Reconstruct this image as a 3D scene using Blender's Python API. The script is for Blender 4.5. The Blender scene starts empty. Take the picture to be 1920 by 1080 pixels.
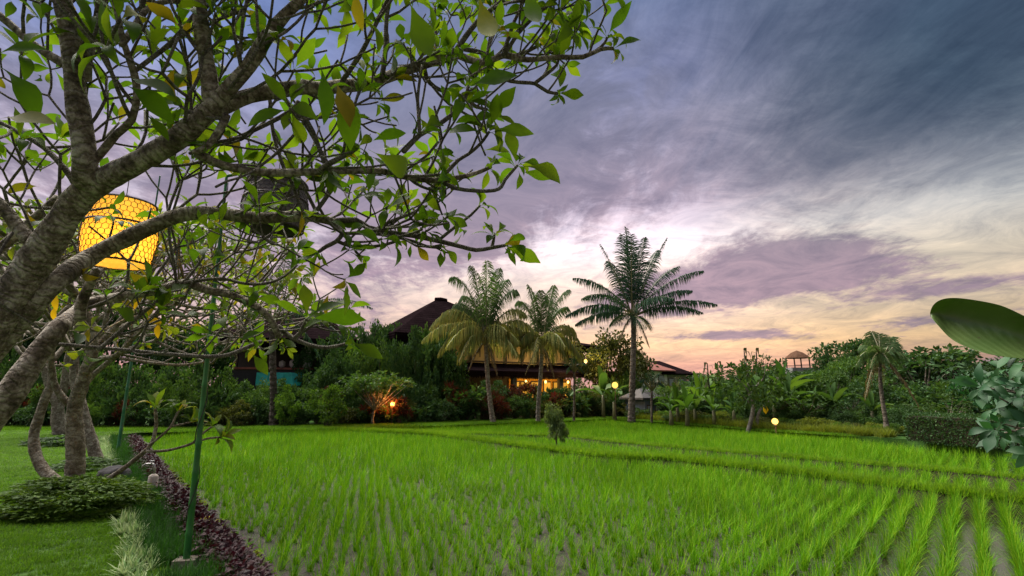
import bpy, math, random
import numpy as np
from mathutils import Vector, Matrix, Quaternion

R = math.radians
SC = bpy.context.scene
COL = SC.collection

# ------------------------------------------------------------------ camera
PITCH = R(11.5); HC = 1.7; F = 960.0
cam_d = bpy.data.cameras.new('camera'); cam = bpy.data.objects.new('camera', cam_d); COL.objects.link(cam)
cam_d.sensor_width = 36; cam_d.lens = 18; cam_d.clip_start = 0.05; cam_d.clip_end = 6000
cam.location = (0, 0, HC); cam.rotation_euler = (math.pi/2 + PITCH, 0, 0)
SC.camera = cam

# ------------------------------------------------------------------ view
SC.view_settings.view_transform = 'Standard'; SC.view_settings.look = 'None'
SC.view_settings.gamma = 1; SC.view_settings.use_curve_mapping = False
EXPO = 1.2
SC.view_settings.exposure = EXPO
SC.cycles.max_bounces = 6; SC.cycles.diffuse_bounces = 3; SC.cycles.glossy_bounces = 2
SC.cycles.transmission_bounces = 3; SC.cycles.transparent_max_bounces = 4
SC.cycles.use_denoising = True
SC.cycles.sample_clamp_indirect = 6

# ------------------------------------------------------------------ node helper
class NT:
    def __init__(s, tree): s.t = tree; s.n = tree.nodes; s.l = tree.links
    def new(s, ty, **kw):
        n = s.n.new(ty)
        for k, v in kw.items():
            if k == 'ins':
                for a, b in v.items(): s.put(n.inputs[a], b)
            else: setattr(n, k, v)
        return n
    def put(s, sock, v):
        if isinstance(v, bpy.types.NodeSocket): s.l.new(v, sock)
        elif isinstance(v, bpy.types.Node): s.l.new(v.outputs[0], sock)
        else:
            if hasattr(sock.default_value, '__len__') and isinstance(v, (tuple, list)) and len(sock.default_value) == 4 and len(v) == 3: v = (*v, 1)
            sock.default_value = v
    def m(s, op, a, b=0.0, c=0.0, clamp=False):
        n = s.n.new('ShaderNodeMath'); n.operation = op; n.use_clamp = clamp
        s.put(n.inputs[0], a); s.put(n.inputs[1], b); s.put(n.inputs[2], c)
        return n.outputs[0]
    def vm(s, op, a, b=(0, 0, 0)):
        n = s.n.new('ShaderNodeVectorMath'); n.operation = op
        s.put(n.inputs[0], a); s.put(n.inputs[1], b)
        return n.outputs['Value'] if op in ('DOT_PRODUCT', 'LENGTH') else n.outputs[0]
    def ramp(s, fac, stops, interp='LINEAR'):
        n = s.n.new('ShaderNodeValToRGB'); s.put(n.inputs[0], fac); cr = n.color_ramp; cr.interpolation = interp
        while len(cr.elements) < len(stops): cr.elements.new(0.5)
        for e, (p, c) in zip(cr.elements, stops):
            e.position = p; e.color = (*c, 1) if len(c) == 3 else c
        return n.outputs[0]
    def mix(s, f, a, b, mode='MIX'):
        n = s.n.new('ShaderNodeMix'); n.data_type = 'RGBA'; n.blend_type = mode
        s.put(n.inputs[0], f); s.put(n.inputs[6], a); s.put(n.inputs[7], b)
        return n.outputs[2]
    def noise(s, vec, scale, detail=4, rough=.55, dist=0.0):
        n = s.n.new('ShaderNodeTexNoise')
        if vec is not None: s.put(n.inputs['Vector'], vec)
        n.inputs['Scale'].default_value = scale; n.inputs['Detail'].default_value = detail
        n.inputs['Roughness'].default_value = rough; n.inputs['Distortion'].default_value = dist
        return n.outputs[0]
    def sstep(s, v, a, b):
        n = s.n.new('ShaderNodeMapRange'); n.interpolation_type = 'SMOOTHSTEP'
        s.put(n.inputs[0], v); n.inputs[1].default_value = a; n.inputs[2].default_value = b
        return n.outputs[0]

# ------------------------------------------------------------------ sky
SUN_AZ = R(-52)         # soft light from high on the left
SUN_EL = R(60)
world = bpy.data.worlds.new('World'); SC.world = world; world.use_nodes = True
world.node_tree.nodes.clear()
w = NT(world.node_tree)
tc = w.new('ShaderNodeTexCoord')
dirv = w.vm('NORMALIZE', tc.outputs['Generated'])
sep = w.new('ShaderNodeSeparateXYZ', ins={0: dirv})
X, Y, Z = sep.outputs
el = w.m('MULTIPLY', w.m('ARCSINE', Z), 180/math.pi)          # degrees
az = w.m('MULTIPLY', w.m('ARCTAN2', X, Y), 180/math.pi)
elp = w.m('MAXIMUM', el, 0.0)
def sky_ae(px, py):
    cx, cy = (px-960)/F, (540-py)/F
    d = Vector((cx, math.cos(PITCH)-cy*math.sin(PITCH), math.sin(PITCH)+cy*math.cos(PITCH))).normalized()
    return math.degrees(math.atan2(d.x, d.y)), math.degrees(math.asin(d.z))
def lobe(px, py, wa, we, tilt=0.0):
    a0, e0 = sky_ae(px, py)
    da = w.m('SUBTRACT', az, a0); de = w.m('SUBTRACT', el, e0)
    c, s_ = math.cos(R(tilt)), math.sin(R(tilt))
    u = w.m('ADD', w.m('MULTIPLY', da, c/wa), w.m('MULTIPLY', de, s_/wa))
    v = w.m('ADD', w.m('MULTIPLY', da, -s_/we), w.m('MULTIPLY', de, c/we))
    r2 = w.m('ADD', w.m('MULTIPLY', u, u), w.m('MULTIPLY', v, v))
    return w.m('EXPONENT', w.m('MULTIPLY', r2, -1.0))
zz = w.m('ADD', w.m('MAXIMUM', Z, 0.0), 0.12)
plane = w.new('ShaderNodeCombineXYZ', ins={0: w.m('DIVIDE', X, zz), 1: w.m('DIVIDE', Y, zz), 2: 0.0})
def cl(ang, sx, sy, loc, sc, det, ro, di):
    mp = w.new('ShaderNodeMapping'); w.put(mp.inputs[0], plane)
    mp.inputs['Rotation'].default_value = (0, 0, R(ang)); mp.inputs['Scale'].default_value = (sx, sy, 1); mp.inputs['Location'].default_value = loc
    return w.noise(mp, sc, det, ro, di)
n1 = cl(28, 1.25, 0.7, (4.1, 1.7, 0), .95, 9, .60, .5)
n2 = cl(38, 1.6, 1.0, (1.3, 7.7, 0), 2.4, 9, .66, .7)
n4 = cl(10, 1.1, 1.0, (3.3, 2.7, 0), 6.0, 8, .68, .8)
n5 = cl(40, 3.0, 0.7, (8.3, 1.7, 0), 3.2, 8, .66, .5)
n3 = w.noise(dirv, 2.2, 3, .5, .2)
n6 = cl(20, 1.0, 1.0, (5.3, 9.7, 0), 3.0, 9, .70, .9)
dens = w.m('ADD', w.m('ADD', w.m('MULTIPLY', n1, .36), w.m('MULTIPLY', n2, .26)), w.m('ADD', w.m('MULTIPLY', n4, .24), w.m('MULTIPLY', n5, .14)))
def addl(v, l, k): return w.m('ADD', v, w.m('MULTIPLY', l, k))
for lx, ly, lw_, lh_, lt_, lk_ in [
    (1090, 485, 9, 5.0, 15, -.15), (1260, 455, 9, 3.5, 18, -.12), (780, 550, 11, 2.6, 8, -.07), (960, 560, 6, 2.4, 0, -.07), (850, 470, 14, 3, 0, .07), (1750, 430, 18, 5, 8, -.13), (1500, 410, 13, 3.2, 10, -.12),
    (1800, 520, 16, 4, 0, -.08), (1500, 592, 14, 1.6, 3, -.12), (1200, 330, 24, 4, 6, .06), (1430, 505, 13, 4.0, -6, .17), (1300, 545, 9, 3.0, 0, .10), (1560, 470, 10, 1.6, -10, .08), (1640, 512, 8, 2.0, -6, .12), (1380, 628, 6.5, .7, 0, .28), (1180, 560, 10, 2.0, 0, .06),
    (1560, 575, 10, .8, 4, .13), (1650, 280, 20, 6, 22, .11), (1300, 655, 25, 3.5, 0, -.12), (800, 350, 24, 9, 0, .10), (1150, 160, 22, 8, 0, .04), (1820, 535, 7, .8, 0, .12), (1750, 595, 8, .8, 0, .10)]:
    dens = addl(dens, lobe(lx, ly, lw_, lh_, lt_), lk_)
soft = w.m('MULTIPLY', w.sstep(az, 12, 26), w.sstep(el, 13, 20))
mk = w.new('ShaderNodeMix'); w.put(mk.inputs[0], soft); w.put(mk.inputs[2], w.sstep(dens, .435, .575)); w.put(mk.inputs[3], w.sstep(dens, .34, .68)); mask = mk.outputs[0]
e1 = w.m('DIVIDE', elp, 90.0)
def st(deg): return deg/90
clear = w.ramp(e1, [(st(0), (.62, .30, .28)), (st(2.6), (.82, .38, .28)), (st(5.0), (1.08, .66, .36)), (st(8), (.92, .66, .48)), (st(12), (.90, .72, .60)), (st(16), (.94, .82, .84)), (st(20), (.66, .56, .66)),
                    (st(25), (.50, .44, .56)), (st(31), (.27, .27, .42)), (st(40), (.15, .19, .33)), (st(60), (.09, .14, .26)), (st(90), (.06, .10, .2))])
cloud = w.ramp(e1, [(st(0), (.50, .28, .28)), (st(5), (.38, .24, .27)), (st(10), (.40, .26, .30)), (st(16), (.34, .25, .295)), (st(22), (.27, .22, .285)), (st(30), (.195, .19, .27)),
                    (st(40), (.12, .145, .25)), (st(90), (.05, .08, .15))])
clear = w.mix(w.m('MULTIPLY', w.sstep(az, 18, 34), .9), clear, w.mix(1.0, clear, (.88, .90, .78), 'MULTIPLY'))
cloud = w.mix(w.m('MULTIPLY', w.sstep(az, 16, 38), w.sstep(el, 9, 20)), cloud, w.mix(1.0, cloud, (.60, .72, .72), 'MULTIPLY'))
both = w.mix(mask, clear, cloud)
both = w.mix(1.0, both, w.ramp(n6, [(.30, (.64, .66, .72)), (.5, (1, 1, 1)), (.70, (1.36, 1.31, 1.24))]), 'MULTIPLY')     # fine mottling of the cloud deck
def lobe_mul(c, l, m__): return w.mix(w.m('MINIMUM', l, 1.0), c, w.mix(1.0, c, m__, 'MULTIPLY'))
both = lobe_mul(both, w.m('MULTIPLY', lobe(2050, -60, 23, 15, 0), 1.25), (.26, .40, .45))       # high sky falls to dark teal away from the glow
both = lobe_mul(both, w.m('MULTIPLY', w.sstep(az, 0, -45), w.sstep(el, 20, 36)), (.62, .90, 1.28))   # bluer over the left
both = lobe_mul(both, lobe(1130, 480, 13, 7, 10), (1.28, 1.22, 1.22))
both = w.mix(w.m('MULTIPLY', w.sstep(az, 8, 26), w.sstep(el, 16, 26)), both, w.mix(1.0, both, w.ramp(n5, [(.35, (.70, .74, .78)), (.65, (1.32, 1.27, 1.22))]), 'MULTIPLY'))
both = lobe_mul(both, w.m('MULTIPLY', w.sstep(az, 26, 44), w.sstep(el, 14, 3)), (.58, .64, .70))
both = lobe_mul(both, w.m('MULTIPLY', w.sstep(az, 2, -26), w.sstep(el, 26, 3)), (.74, .70, .86))
# faint brightness breakup
both = w.mix(1.0, both, w.ramp(n3, [(.3, (.88, .88, .90)), (.7, (1.12, 1.1, 1.1))]), 'MULTIPLY')
below = w.sstep(el, 0.0, -2.0)
both = w.mix(below, both, (.03, .04, .02))
nish = w.new('ShaderNodeTexSky', sky_type='NISHITA'); nish.sun_disc = False
nish.sun_elevation = SUN_EL; nish.sun_rotation = SUN_AZ
bgA = w.new('ShaderNodeBackground', ins={0: both, 1: .455})
bgB = w.new('ShaderNodeBackground', ins={0: nish, 1: .006})
add = w.new('ShaderNodeAddShader'); w.l.new(bgA.outputs[0], add.inputs[0]); w.l.new(bgB.outputs[0], add.inputs[1])
wo = w.new('ShaderNodeOutputWorld'); w.l.new(add.outputs[0], wo.inputs[0])
world.cycles.sampling_method = 'MANUAL'; world.cycles.sample_map_resolution = 512

sun_d = bpy.data.lights.new('sun', 'SUN'); sun_d.energy = 4.6; sun_d.angle = R(62); sun_d.color = (1, .93, .84)
sun = bpy.data.objects.new('sun', sun_d); COL.objects.link(sun)
sv = Vector((math.sin(SUN_AZ)*math.cos(SUN_EL), math.cos(SUN_AZ)*math.cos(SUN_EL), math.sin(SUN_EL)))
sun.rotation_euler = sv.to_track_quat('Z', 'Y').to_euler()

# ------------------------------------------------------------------ projection from photograph pixels to places
def ray(px, py):
    cx, cy = (px-960)/F, (540-py)/F
    return Vector((cx, math.cos(PITCH)-cy*math.sin(PITCH), math.sin(PITCH)+cy*math.cos(PITCH)))
def P(px, py, d):
    r = ray(px, py); return Vector((0, 0, HC)) + r*(d/r.y)
def G(px, py, z=0.0):
    r = ray(px, py); return Vector((0, 0, HC)) + r*((z-HC)/r.z)
def pix(v):
    x, y, z = v[0], v[1], v[2]-HC
    c, s = math.cos(PITCH), math.sin(PITCH)
    dep = y*c+z*s; up = -y*s+z*c
    if dep < .05: return (-9999, -9999)
    return (960+F*x/dep, 540-F*up/dep)
def PW(px): return 1/math.sqrt(1+((px-960)/F)**2)
def inpoly(x, y, poly):
    c = False; n = len(poly); j = n-1
    for i in range(n):
        xi, yi = poly[i]; xj, yj = poly[j]
        if (yi > y) != (yj > y) and x < (xj-xi)*(y-yi)/(yj-yi)+xi: c = not c
        j = i
    return c
def inpoly_np(x, y, poly):
    c = np.zeros(len(x), bool); n = len(poly); j = n-1
    for i in range(n):
        xi, yi = poly[i]; xj, yj = poly[j]
        if yi != yj:
            k = ((yi > y) != (yj > y)) & (x < (xj-xi)*(y-yi)/(yj-yi)+xi); c ^= k
        j = i
    return c

# ------------------------------------------------------------------ object helpers
def setp(o, label=None, cat=None, group=None, kind=None):
    if label: o['label'] = label
    if cat: o['category'] = cat
    if group: o['group'] = group
    if kind: o['kind'] = kind
    return o
def empty(name, loc=(0, 0, 0), rz=0.0, scale=1.0, **kw):
    o = bpy.data.objects.new(name, None); COL.objects.link(o); o.empty_display_size = .2
    o.location = loc; o.rotation_euler = (0, 0, rz); o.scale = (scale,)*3
    return setp(o, **kw)
def mesh(name, verts, faces, mats=(), smooth=False, uvs=None, midx=None):
    me = bpy.data.meshes.new(name)
    if isinstance(verts, np.ndarray): verts = verts.reshape(-1, 3).tolist()
    if isinstance(faces, np.ndarray): faces = faces.tolist()
    me.from_pydata(verts, [], faces)
    for m_ in (mats if isinstance(mats, (list, tuple)) else [mats]): me.materials.append(m_)
    if uvs is not None:
        ul = me.uv_layers.new(name='uv')
        lv = np.empty(len(me.loops), np.int32); me.loops.foreach_get('vertex_index', lv)
        ul.data.foreach_set('uv', np.asarray(uvs, np.float32)[lv].ravel())
    if smooth: me.polygons.foreach_set('use_smooth', [True]*len(me.polygons))
    if midx is not None: me.polygons.foreach_set('material_index', midx)
    me.update(); return me
def link(name, me, parent=None, loc=None, rot=None, scale=None, **kw):
    o = bpy.data.objects.new(name, me); COL.objects.link(o)
    if parent is not None: o.parent = parent
    if loc is not None: o.location = loc
    if rot is not None:
        if isinstance(rot, Quaternion): o.rotation_mode = 'QUATERNION'; o.rotation_quaternion = rot
        else: o.rotation_euler = rot
    if scale is not None: o.scale = scale if hasattr(scale, '__len__') else (scale,)*3
    return setp(o, **kw)
class MB:
    def __init__(s): s.v = []; s.f = []; s.mi = []; s.uv = []
    def add(s, vs, fs, mi=0, uv=None):
        b = len(s.v); s.v += [tuple(v) for v in vs]; s.f += [[i+b for i in f] for f in fs]; s.mi += [mi]*len(fs)
        s.uv += uv if uv else [(0, 0)]*len(vs)
    def box(s, c, d, rz=0.0, mi=0, taper=1.0):
        cx, cy, cz = c; dx, dy, dz = [q/2 for q in d]; vs = []
        for z, k in ((-dz, 1), (dz, taper)):
            for x, y in ((-dx, -dy), (dx, -dy), (dx, dy), (-dx, dy)):
                x2, y2 = x*k, y*k
                vs.append((cx+x2*math.cos(rz)-y2*math.sin(rz), cy+x2*math.sin(rz)+y2*math.cos(rz), cz+z))
        s.add(vs, [(0, 3, 2, 1), (4, 5, 6, 7), (0, 1, 5, 4), (1, 2, 6, 5), (2, 3, 7, 6), (3, 0, 4, 7)], mi)
    def tube(s, pts, rad, sides=8, mi=0, cap=True, jit=0.0, rng=None, vs0=0.0):
        pts = [Vector(p) for p in pts]; n = len(pts)
        if not hasattr(rad, '__len__'): rad = [rad]*n
        t = []
        for i in range(n):
            a = pts[min(i+1, n-1)]-pts[max(i-1, 0)]; t.append(a.normalized() if a.length > 1e-9 else Vector((0, 0, 1)))
        u = t[0].orthogonal().normalized(); vs = []; uv = []; ln = vs0
        for i in range(n):
            if i: ln += (pts[i]-pts[i-1]).length
            u = (u-t[i]*u.dot(t[i])).normalized(); vv = t[i].cross(u)
            for k in range(sides):
                a = 2*math.pi*k/sides; r = rad[i]
                if jit and rng: r *= 1+rng.uniform(-jit, jit)
                vs.append(pts[i]+(u*math.cos(a)+vv*math.sin(a))*r)
                uv.append((math.cos(a)*.5, ln) if False else (abs(k/sides-.5)*2, ln))
        fs = [(i*sides+k, i*sides+(k+1) % sides, (i+1)*sides+(k+1) % sides, (i+1)*sides+k) for i in range(n-1) for k in range(sides)]
        if cap:
            vs += [pts[0]-t[0]*rad[0]*.4, pts[-1]+t[-1]*rad[-1]*.6]; uv += [(0, vs0), (0, ln)]
            a, b = len(vs)-2, len(vs)-1
            fs += [(a, (k+1) % sides, k) for k in range(sides)]
            o = (n-1)*sides; fs += [(b, o+k, o+(k+1) % sides) for k in range(sides)]
        s.add(vs, fs, mi, uv)
    def mesh(s, name, mats, smooth=False): return mesh(name, s.v, s.f, mats, smooth, uvs=s.uv, midx=s.mi)
    def build(s, name, mats, parent=None, smooth=False, **kw): return link(name, s.mesh(name, mats, smooth), parent, **kw)
def smooth_path(pts, rad, step):
    """Catmull-Rom through the points, resampled about every step metres."""
    p = [Vector(q) for q in pts]; out = []; ro = []
    n = len(p)
    for i in range(n-1):
        p0, p1, p2, p3 = p[max(i-1, 0)], p[i], p[i+1], p[min(i+2, n-1)]
        k = max(2, int((p2-p1).length/step))
        for j in range(k):
            t = j/k
            out.append(.5*((2*p1)+(p2-p0)*t+(2*p0-5*p1+4*p2-p3)*t*t+(3*p1-p0-3*p2+p3)*t**3)); ro.append(rad[i]+(rad[i+1]-rad[i])*t)
    out.append(p[-1]); ro.append(rad[-1]); return out, ro

# ------------------------------------------------------------------ materials
def mat(name):
    m_ = bpy.data.materials.new(name); m_.use_nodes = True; m_.node_tree.nodes.clear(); return m_, NT(m_.node_tree)
def out(t, sh, disp=None):
    o = t.new('ShaderNodeOutputMaterial'); t.l.new(sh if isinstance(sh, bpy.types.NodeSocket) else sh.outputs[0], o.inputs[0])
def bump(t, h, strength=.5, dist=.02):
    b = t.new('ShaderNodeBump'); b.inputs['Strength'].default_value = strength; b.inputs['Distance'].default_value = dist; t.put(b.inputs['Height'], h); return b.outputs[0]
def plain(name, c, rough=.6, metal=0.0, var=.15, scale=6, bstr=.15, spec=.5):
    m_, t = mat(name); co = t.new('ShaderNodeTexCoord').outputs['Object']
    n = t.noise(co, scale, 5, .6); n_b = t.noise(co, scale*7, 3, .6)
    c2 = tuple(q*(1-var*2) for q in c); c3 = tuple(min(1, q*(1+var)) for q in c)
    col = t.ramp(n, [(.3, c2), (.7, c3)])
    b = t.new('ShaderNodeBsdfPrincipled', ins={'Base Color': col, 'Roughness': rough, 'Metallic': metal, 'Normal': bump(t, n_b, bstr, .01), 'Specular IOR Level': spec})
    out(t, b); return m_
def leafmat(name, cols, rough=.45, transl=.35, tcol=None, nscale=8, spec=.16):
    """cols: stops for a random pick per leaf and per plant."""
    m_, t = mat(name)
    oi = t.new('ShaderNodeObjectInfo').outputs['Random']; ge = t.new('ShaderNodeNewGeometry')
    rnd = t.m('FRACT', t.m('ADD', t.m('MULTIPLY', oi, 3.7), ge.outputs['Random Per Island']))
    co = t.new('ShaderNodeTexCoord').outputs['Object']
    n = t.noise(co, nscale, 3, .5)
    k = t.m('ADD', t.m('MULTIPLY', rnd, .75), t.m('MULTIPLY', n, .25))
    st_ = [(i/(len(cols)-1) if len(cols) > 1 else 0, c) for i, c in enumerate(cols)]
    col = t.ramp(k, st_)
    wn = t.noise(ge.outputs['Position'], .55, 3, .6)
    br = t.m('MULTIPLY', t.m('ADD', .8, t.m('MULTIPLY', oi, .4)), t.m('ADD', .55, t.m('MULTIPLY', wn, .9)))
    col = t.mix(1.0, col, t.new('ShaderNodeCombineXYZ', ins={0: br, 1: br, 2: br}), 'MULTIPLY')
    b = t.new('ShaderNodeBsdfPrincipled', ins={'Base Color': col, 'Roughness': min(.75, rough+.16), 'Specular IOR Level': spec})
    tr = t.new('ShaderNodeBsdfTranslucent', ins={0: t.mix(1.0, col, tcol or (1.5, 1.4, .6), 'MULTIPLY')})
    mx = t.new('ShaderNodeMixShader', ins={0: transl}); t.l.new(b.outputs[0], mx.inputs[1]); t.l.new(tr.outputs[0], mx.inputs[2])
    out(t, mx); return m_
def barkmat(name, dark, mid, light, rings=22, scale=9):
    m_, t = mat(name)
    co = t.new('ShaderNodeTexCoord'); uv = co.outputs['UV']; ob = co.outputs['Object']
    sp = t.new('ShaderNodeSeparateXYZ', ins={0: uv})
    lich = t.noise(ob, scale, 6, .65, .4); fine = t.noise(ob, scale*6, 4, .6)
    wob = t.noise(ob, scale*1.2, 2, .5)
    rg = t.m('SINE', t.m('ADD', t.m('MULTIPLY', sp.outputs[1], rings*6.28), t.m('MULTIPLY', wob, 16)))
    rg = t.m('POWER', t.m('MULTIPLY', t.m('ADD', rg, 1), .5), 3)
    k = t.m('ADD', t.m('MULTIPLY', lich, .75), t.m('MULTIPLY', fine, .3))
    col = t.ramp(k, [(.36, dark), (.50, mid), (.63, light)])
    col = t.mix(t.m('MULTIPLY', rg, .45), col, dark)
    h = t.m('ADD', t.m('ADD', t.m('MULTIPLY', rg, -.4), fine), t.m('MULTIPLY', lich, .8))
    b = t.new('ShaderNodeBsdfPrincipled', ins={'Base Color': col, 'Roughness': .88, 'Normal': bump(t, h, .9, .018), 'Specular IOR Level': .25})
    out(t, b); return m_
def emis(name, c, s):
    m_, t = mat(name); out(t, t.new('ShaderNodeEmission', ins={0: c, 1: s})); return m_

M = {}
M['bark_big'] = barkmat('mottled_bark', (.035, .027, .02), (.18, .148, .112), (.48, .44, .37), 22, 10)
M['bark_twig'] = barkmat('grey_twig_bark', (.06, .05, .042), (.16, .145, .12), (.29, .27, .23), 60, 22)
M['bark_pale'] = barkmat('pale_bark', (.06, .045, .03), (.17, .14, .10), (.36, .33, .27), 14, 9)
M['bark_dark'] = barkmat('dark_bark', (.02, .016, .012), (.06, .048, .035), (.13, .11, .09), 12, 6)
M['palm_bark'] = barkmat('palm_bark', (.03, .022, .016), (.10, .08, .06), (.22, .19, .15), 9, 5)
M['leaf_big'] = leafmat('plumeria_leaf', [(.025, .058, .006), (.045, .092, .008), (.07, .12, .010), (.11, .14, .012)], .38, .55, (1.8, 1.9, .5))
M['leaf_old'] = leafmat('yellowing_leaf', [(.08, .12, .008), (.17, .17, .012), (.24, .19, .014), (.10, .13, .01)], .45, .42, (1.4, 1.3, .5), 14)
M['leaf_lampglow'] = leafmat('lampglow_leaf', [(.45, .28, .01), (.55, .38, .02)], .5, .4, (1.3, 1.2, .4), 14)  # warm lamplight put into the leaf colour
M['leaf_mid'] = leafmat('second_plumeria_leaf', [(.04, .085, .012), (.065, .12, .014), (.11, .15, .02), (.16, .17, .02)], .42, .5, (1.9, 1.9, .5))
M['rice'] = leafmat('rice_blade', [(.035, .12, .006), (.07, .20, .007), (.12, .26, .008), (.25, .32, .03)], .5, .28, (1.6, 1.7, .4), 3, .06)
M['grass'] = leafmat('lawn_blade', [(.045, .11, .008), (.08, .17, .01), (.13, .21, .016)], .55, .4, (1.3, 1.5, .5), 3)
M['grass_dark'] = leafmat('dark_grass_blade', [(.014, .050, .008), (.022, .075, .010), (.035, .095, .013)], .5, .35, (1.2, 1.4, .6), 3)
M['bundgrass'] = leafmat('bund_grass_blade', [(.07, .17, .010), (.11, .22, .013), (.17, .25, .02)], .55, .5, (1.4, 1.4, .5), 3)
M['yg'] = leafmat('yellow_green_leaf', [(.07, .12, .012), (.12, .16, .02), (.18, .20, .03)], .5, .35, None, 5)
M['varieg'] = leafmat('variegated_leaf', [(.10, .22, .06), (.25, .36, .14), (.45, .50, .28)], .45, .3, (1.1, 1.1, .9), 5)
M['purple'] = leafmat('purple_leaf', [(.009, .004, .006), (.022, .007, .010), (.036, .011, .015), (.03, .024, .010)], .35, .22, (1.6, .7, .9), 5)
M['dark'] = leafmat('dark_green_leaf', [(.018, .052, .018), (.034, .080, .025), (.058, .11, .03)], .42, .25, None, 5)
M['mid'] = leafmat('mid_green_leaf', [(.03, .075, .018), (.05, .11, .023), (.08, .14, .03)], .42, .3, None, 5)
M['lime'] = leafmat('lime_green_leaf', [(.04, .10, .015), (.07, .15, .02), (.11, .19, .03)], .45, .35, None, 5)
M['olive'] = leafmat('olive_leaf', [(.03, .045, .012), (.055, .07, .018), (.08, .085, .02)], .5, .3, None, 5)
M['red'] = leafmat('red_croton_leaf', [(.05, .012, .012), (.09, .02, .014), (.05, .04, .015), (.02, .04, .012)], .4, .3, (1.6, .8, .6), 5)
M['blue'] = leafmat('bluish_leaf', [(.012, .055, .018), (.026, .085, .028), (.045, .12, .04)], .34, .3, (1.2, 1.5, .7), 4, .25)
M['palm_dark'] = leafmat('dark_palm_leaflet', [(.014, .042, .028), (.026, .065, .038), (.05, .095, .042)], .4, .22, (1.3, 1.4, .7), 3)
M['palm_gold'] = leafmat('golden_palm_leaflet', [(.09, .15, .05), (.17, .21, .06), (.28, .27, .08), (.40, .34, .12)], .45, .35, (1.3, 1.2, .6), 1.2)
M['palm_mid'] = leafmat('green_palm_leaflet', [(.04, .09, .035), (.075, .13, .045), (.13, .17, .06)], .4, .3, (1.3, 1.4, .7), 2)
M['dead_frond'] = leafmat('dead_palm_leaflet', [(.07, .045, .02), (.14, .10, .045), (.20, .15, .08)], .6, .2, None, 3)
M['rachis'] = plain('frond_rib', (.16, .15, .06), .5)
M['banana'] = leafmat('banana_leaf', [(.035, .09, .015), (.06, .14, .02), (.10, .18, .03)], .4, .4, None, 3)
M['banana_stem'] = plain('banana_stem', (.12, .12, .05), .6)

# ground-type materials
def groundmat(name, c1, c2, c3, sc=1.5):
    m_, t = mat(name); co = t.new('ShaderNodeNewGeometry').outputs['Position']
    a = t.noise(co, sc, 6, .6); b_ = t.noise(co, sc*14, 4, .6)
    col = t.ramp(t.m('ADD', t.m('MULTIPLY', a, .6), t.m('MULTIPLY', b_, .4)), [(.32, c1), (.5, c2), (.68, c3)])
    b = t.new('ShaderNodeBsdfPrincipled', ins={'Base Color': col, 'Roughness': .95, 'Normal': bump(t, b_, .6, .03), 'Specular IOR Level': .2}); out(t, b); return m_
M['lawn'] = groundmat('lawn_ground', (.02, .05, .006), (.035, .085, .008), (.055, .11, .012))
M['soil'] = groundmat('dark_soil', (.012, .010, .006), (.03, .024, .014), (.05, .04, .022))
M['backlawn'] = groundmat('back_lawn_ground', (.02, .055, .008), (.03, .085, .01), (.05, .11, .012))
M['land'] = groundmat('land', (.015, .03, .008), (.03, .05, .012), (.05, .06, .02), .05)
m_, t = mat('paddy_mud'); co = t.new('ShaderNodeNewGeometry').outputs['Position']
a = t.noise(co, 1.1, 6, .62); b_ = t.noise(co, 16, 5, .65); c_ = t.noise(co, 60, 3, .6)
spx = t.new('ShaderNodeSeparateXYZ', ins={0: co}).outputs[0]
wet = t.m('ADD', t.m('ADD', t.m('MULTIPLY', a, .35), t.m('MULTIPLY', b_, .65)), t.m('ADD', .05, t.m('MULTIPLY', t.sstep(spx, 1.2, 4.2), -.20)))
wetm = t.sstep(wet, .445, .415)
col = t.ramp(t.m('ADD', t.m('MULTIPLY', b_, .6), t.m('MULTIPLY', c_, .4)), [(.35, (.010, .007, .005)), (.5, (.028, .020, .014)), (.66, (.07, .053, .038))])
col = t.mix(wetm, col, (.02, .016, .011))
b = t.new('ShaderNodeBsdfPrincipled', ins={'Base Color': col, 'Roughness': t.m('SUBTRACT', .82, t.m('MULTIPLY', wetm, .79)), 'Specular IOR Level': t.m('ADD', .35, t.m('MULTIPLY', wetm, .65)), 'IOR': 1.6,
    'Normal': bump(t, t.m('MULTIPLY', t.m('ADD', b_, t.m('MULTIPLY', c_, .4)), t.m('SUBTRACT', 1.0, t.m('MULTIPLY', wetm, .94))), .8, .05)})
out(t, b); M['mud'] = m_

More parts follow.
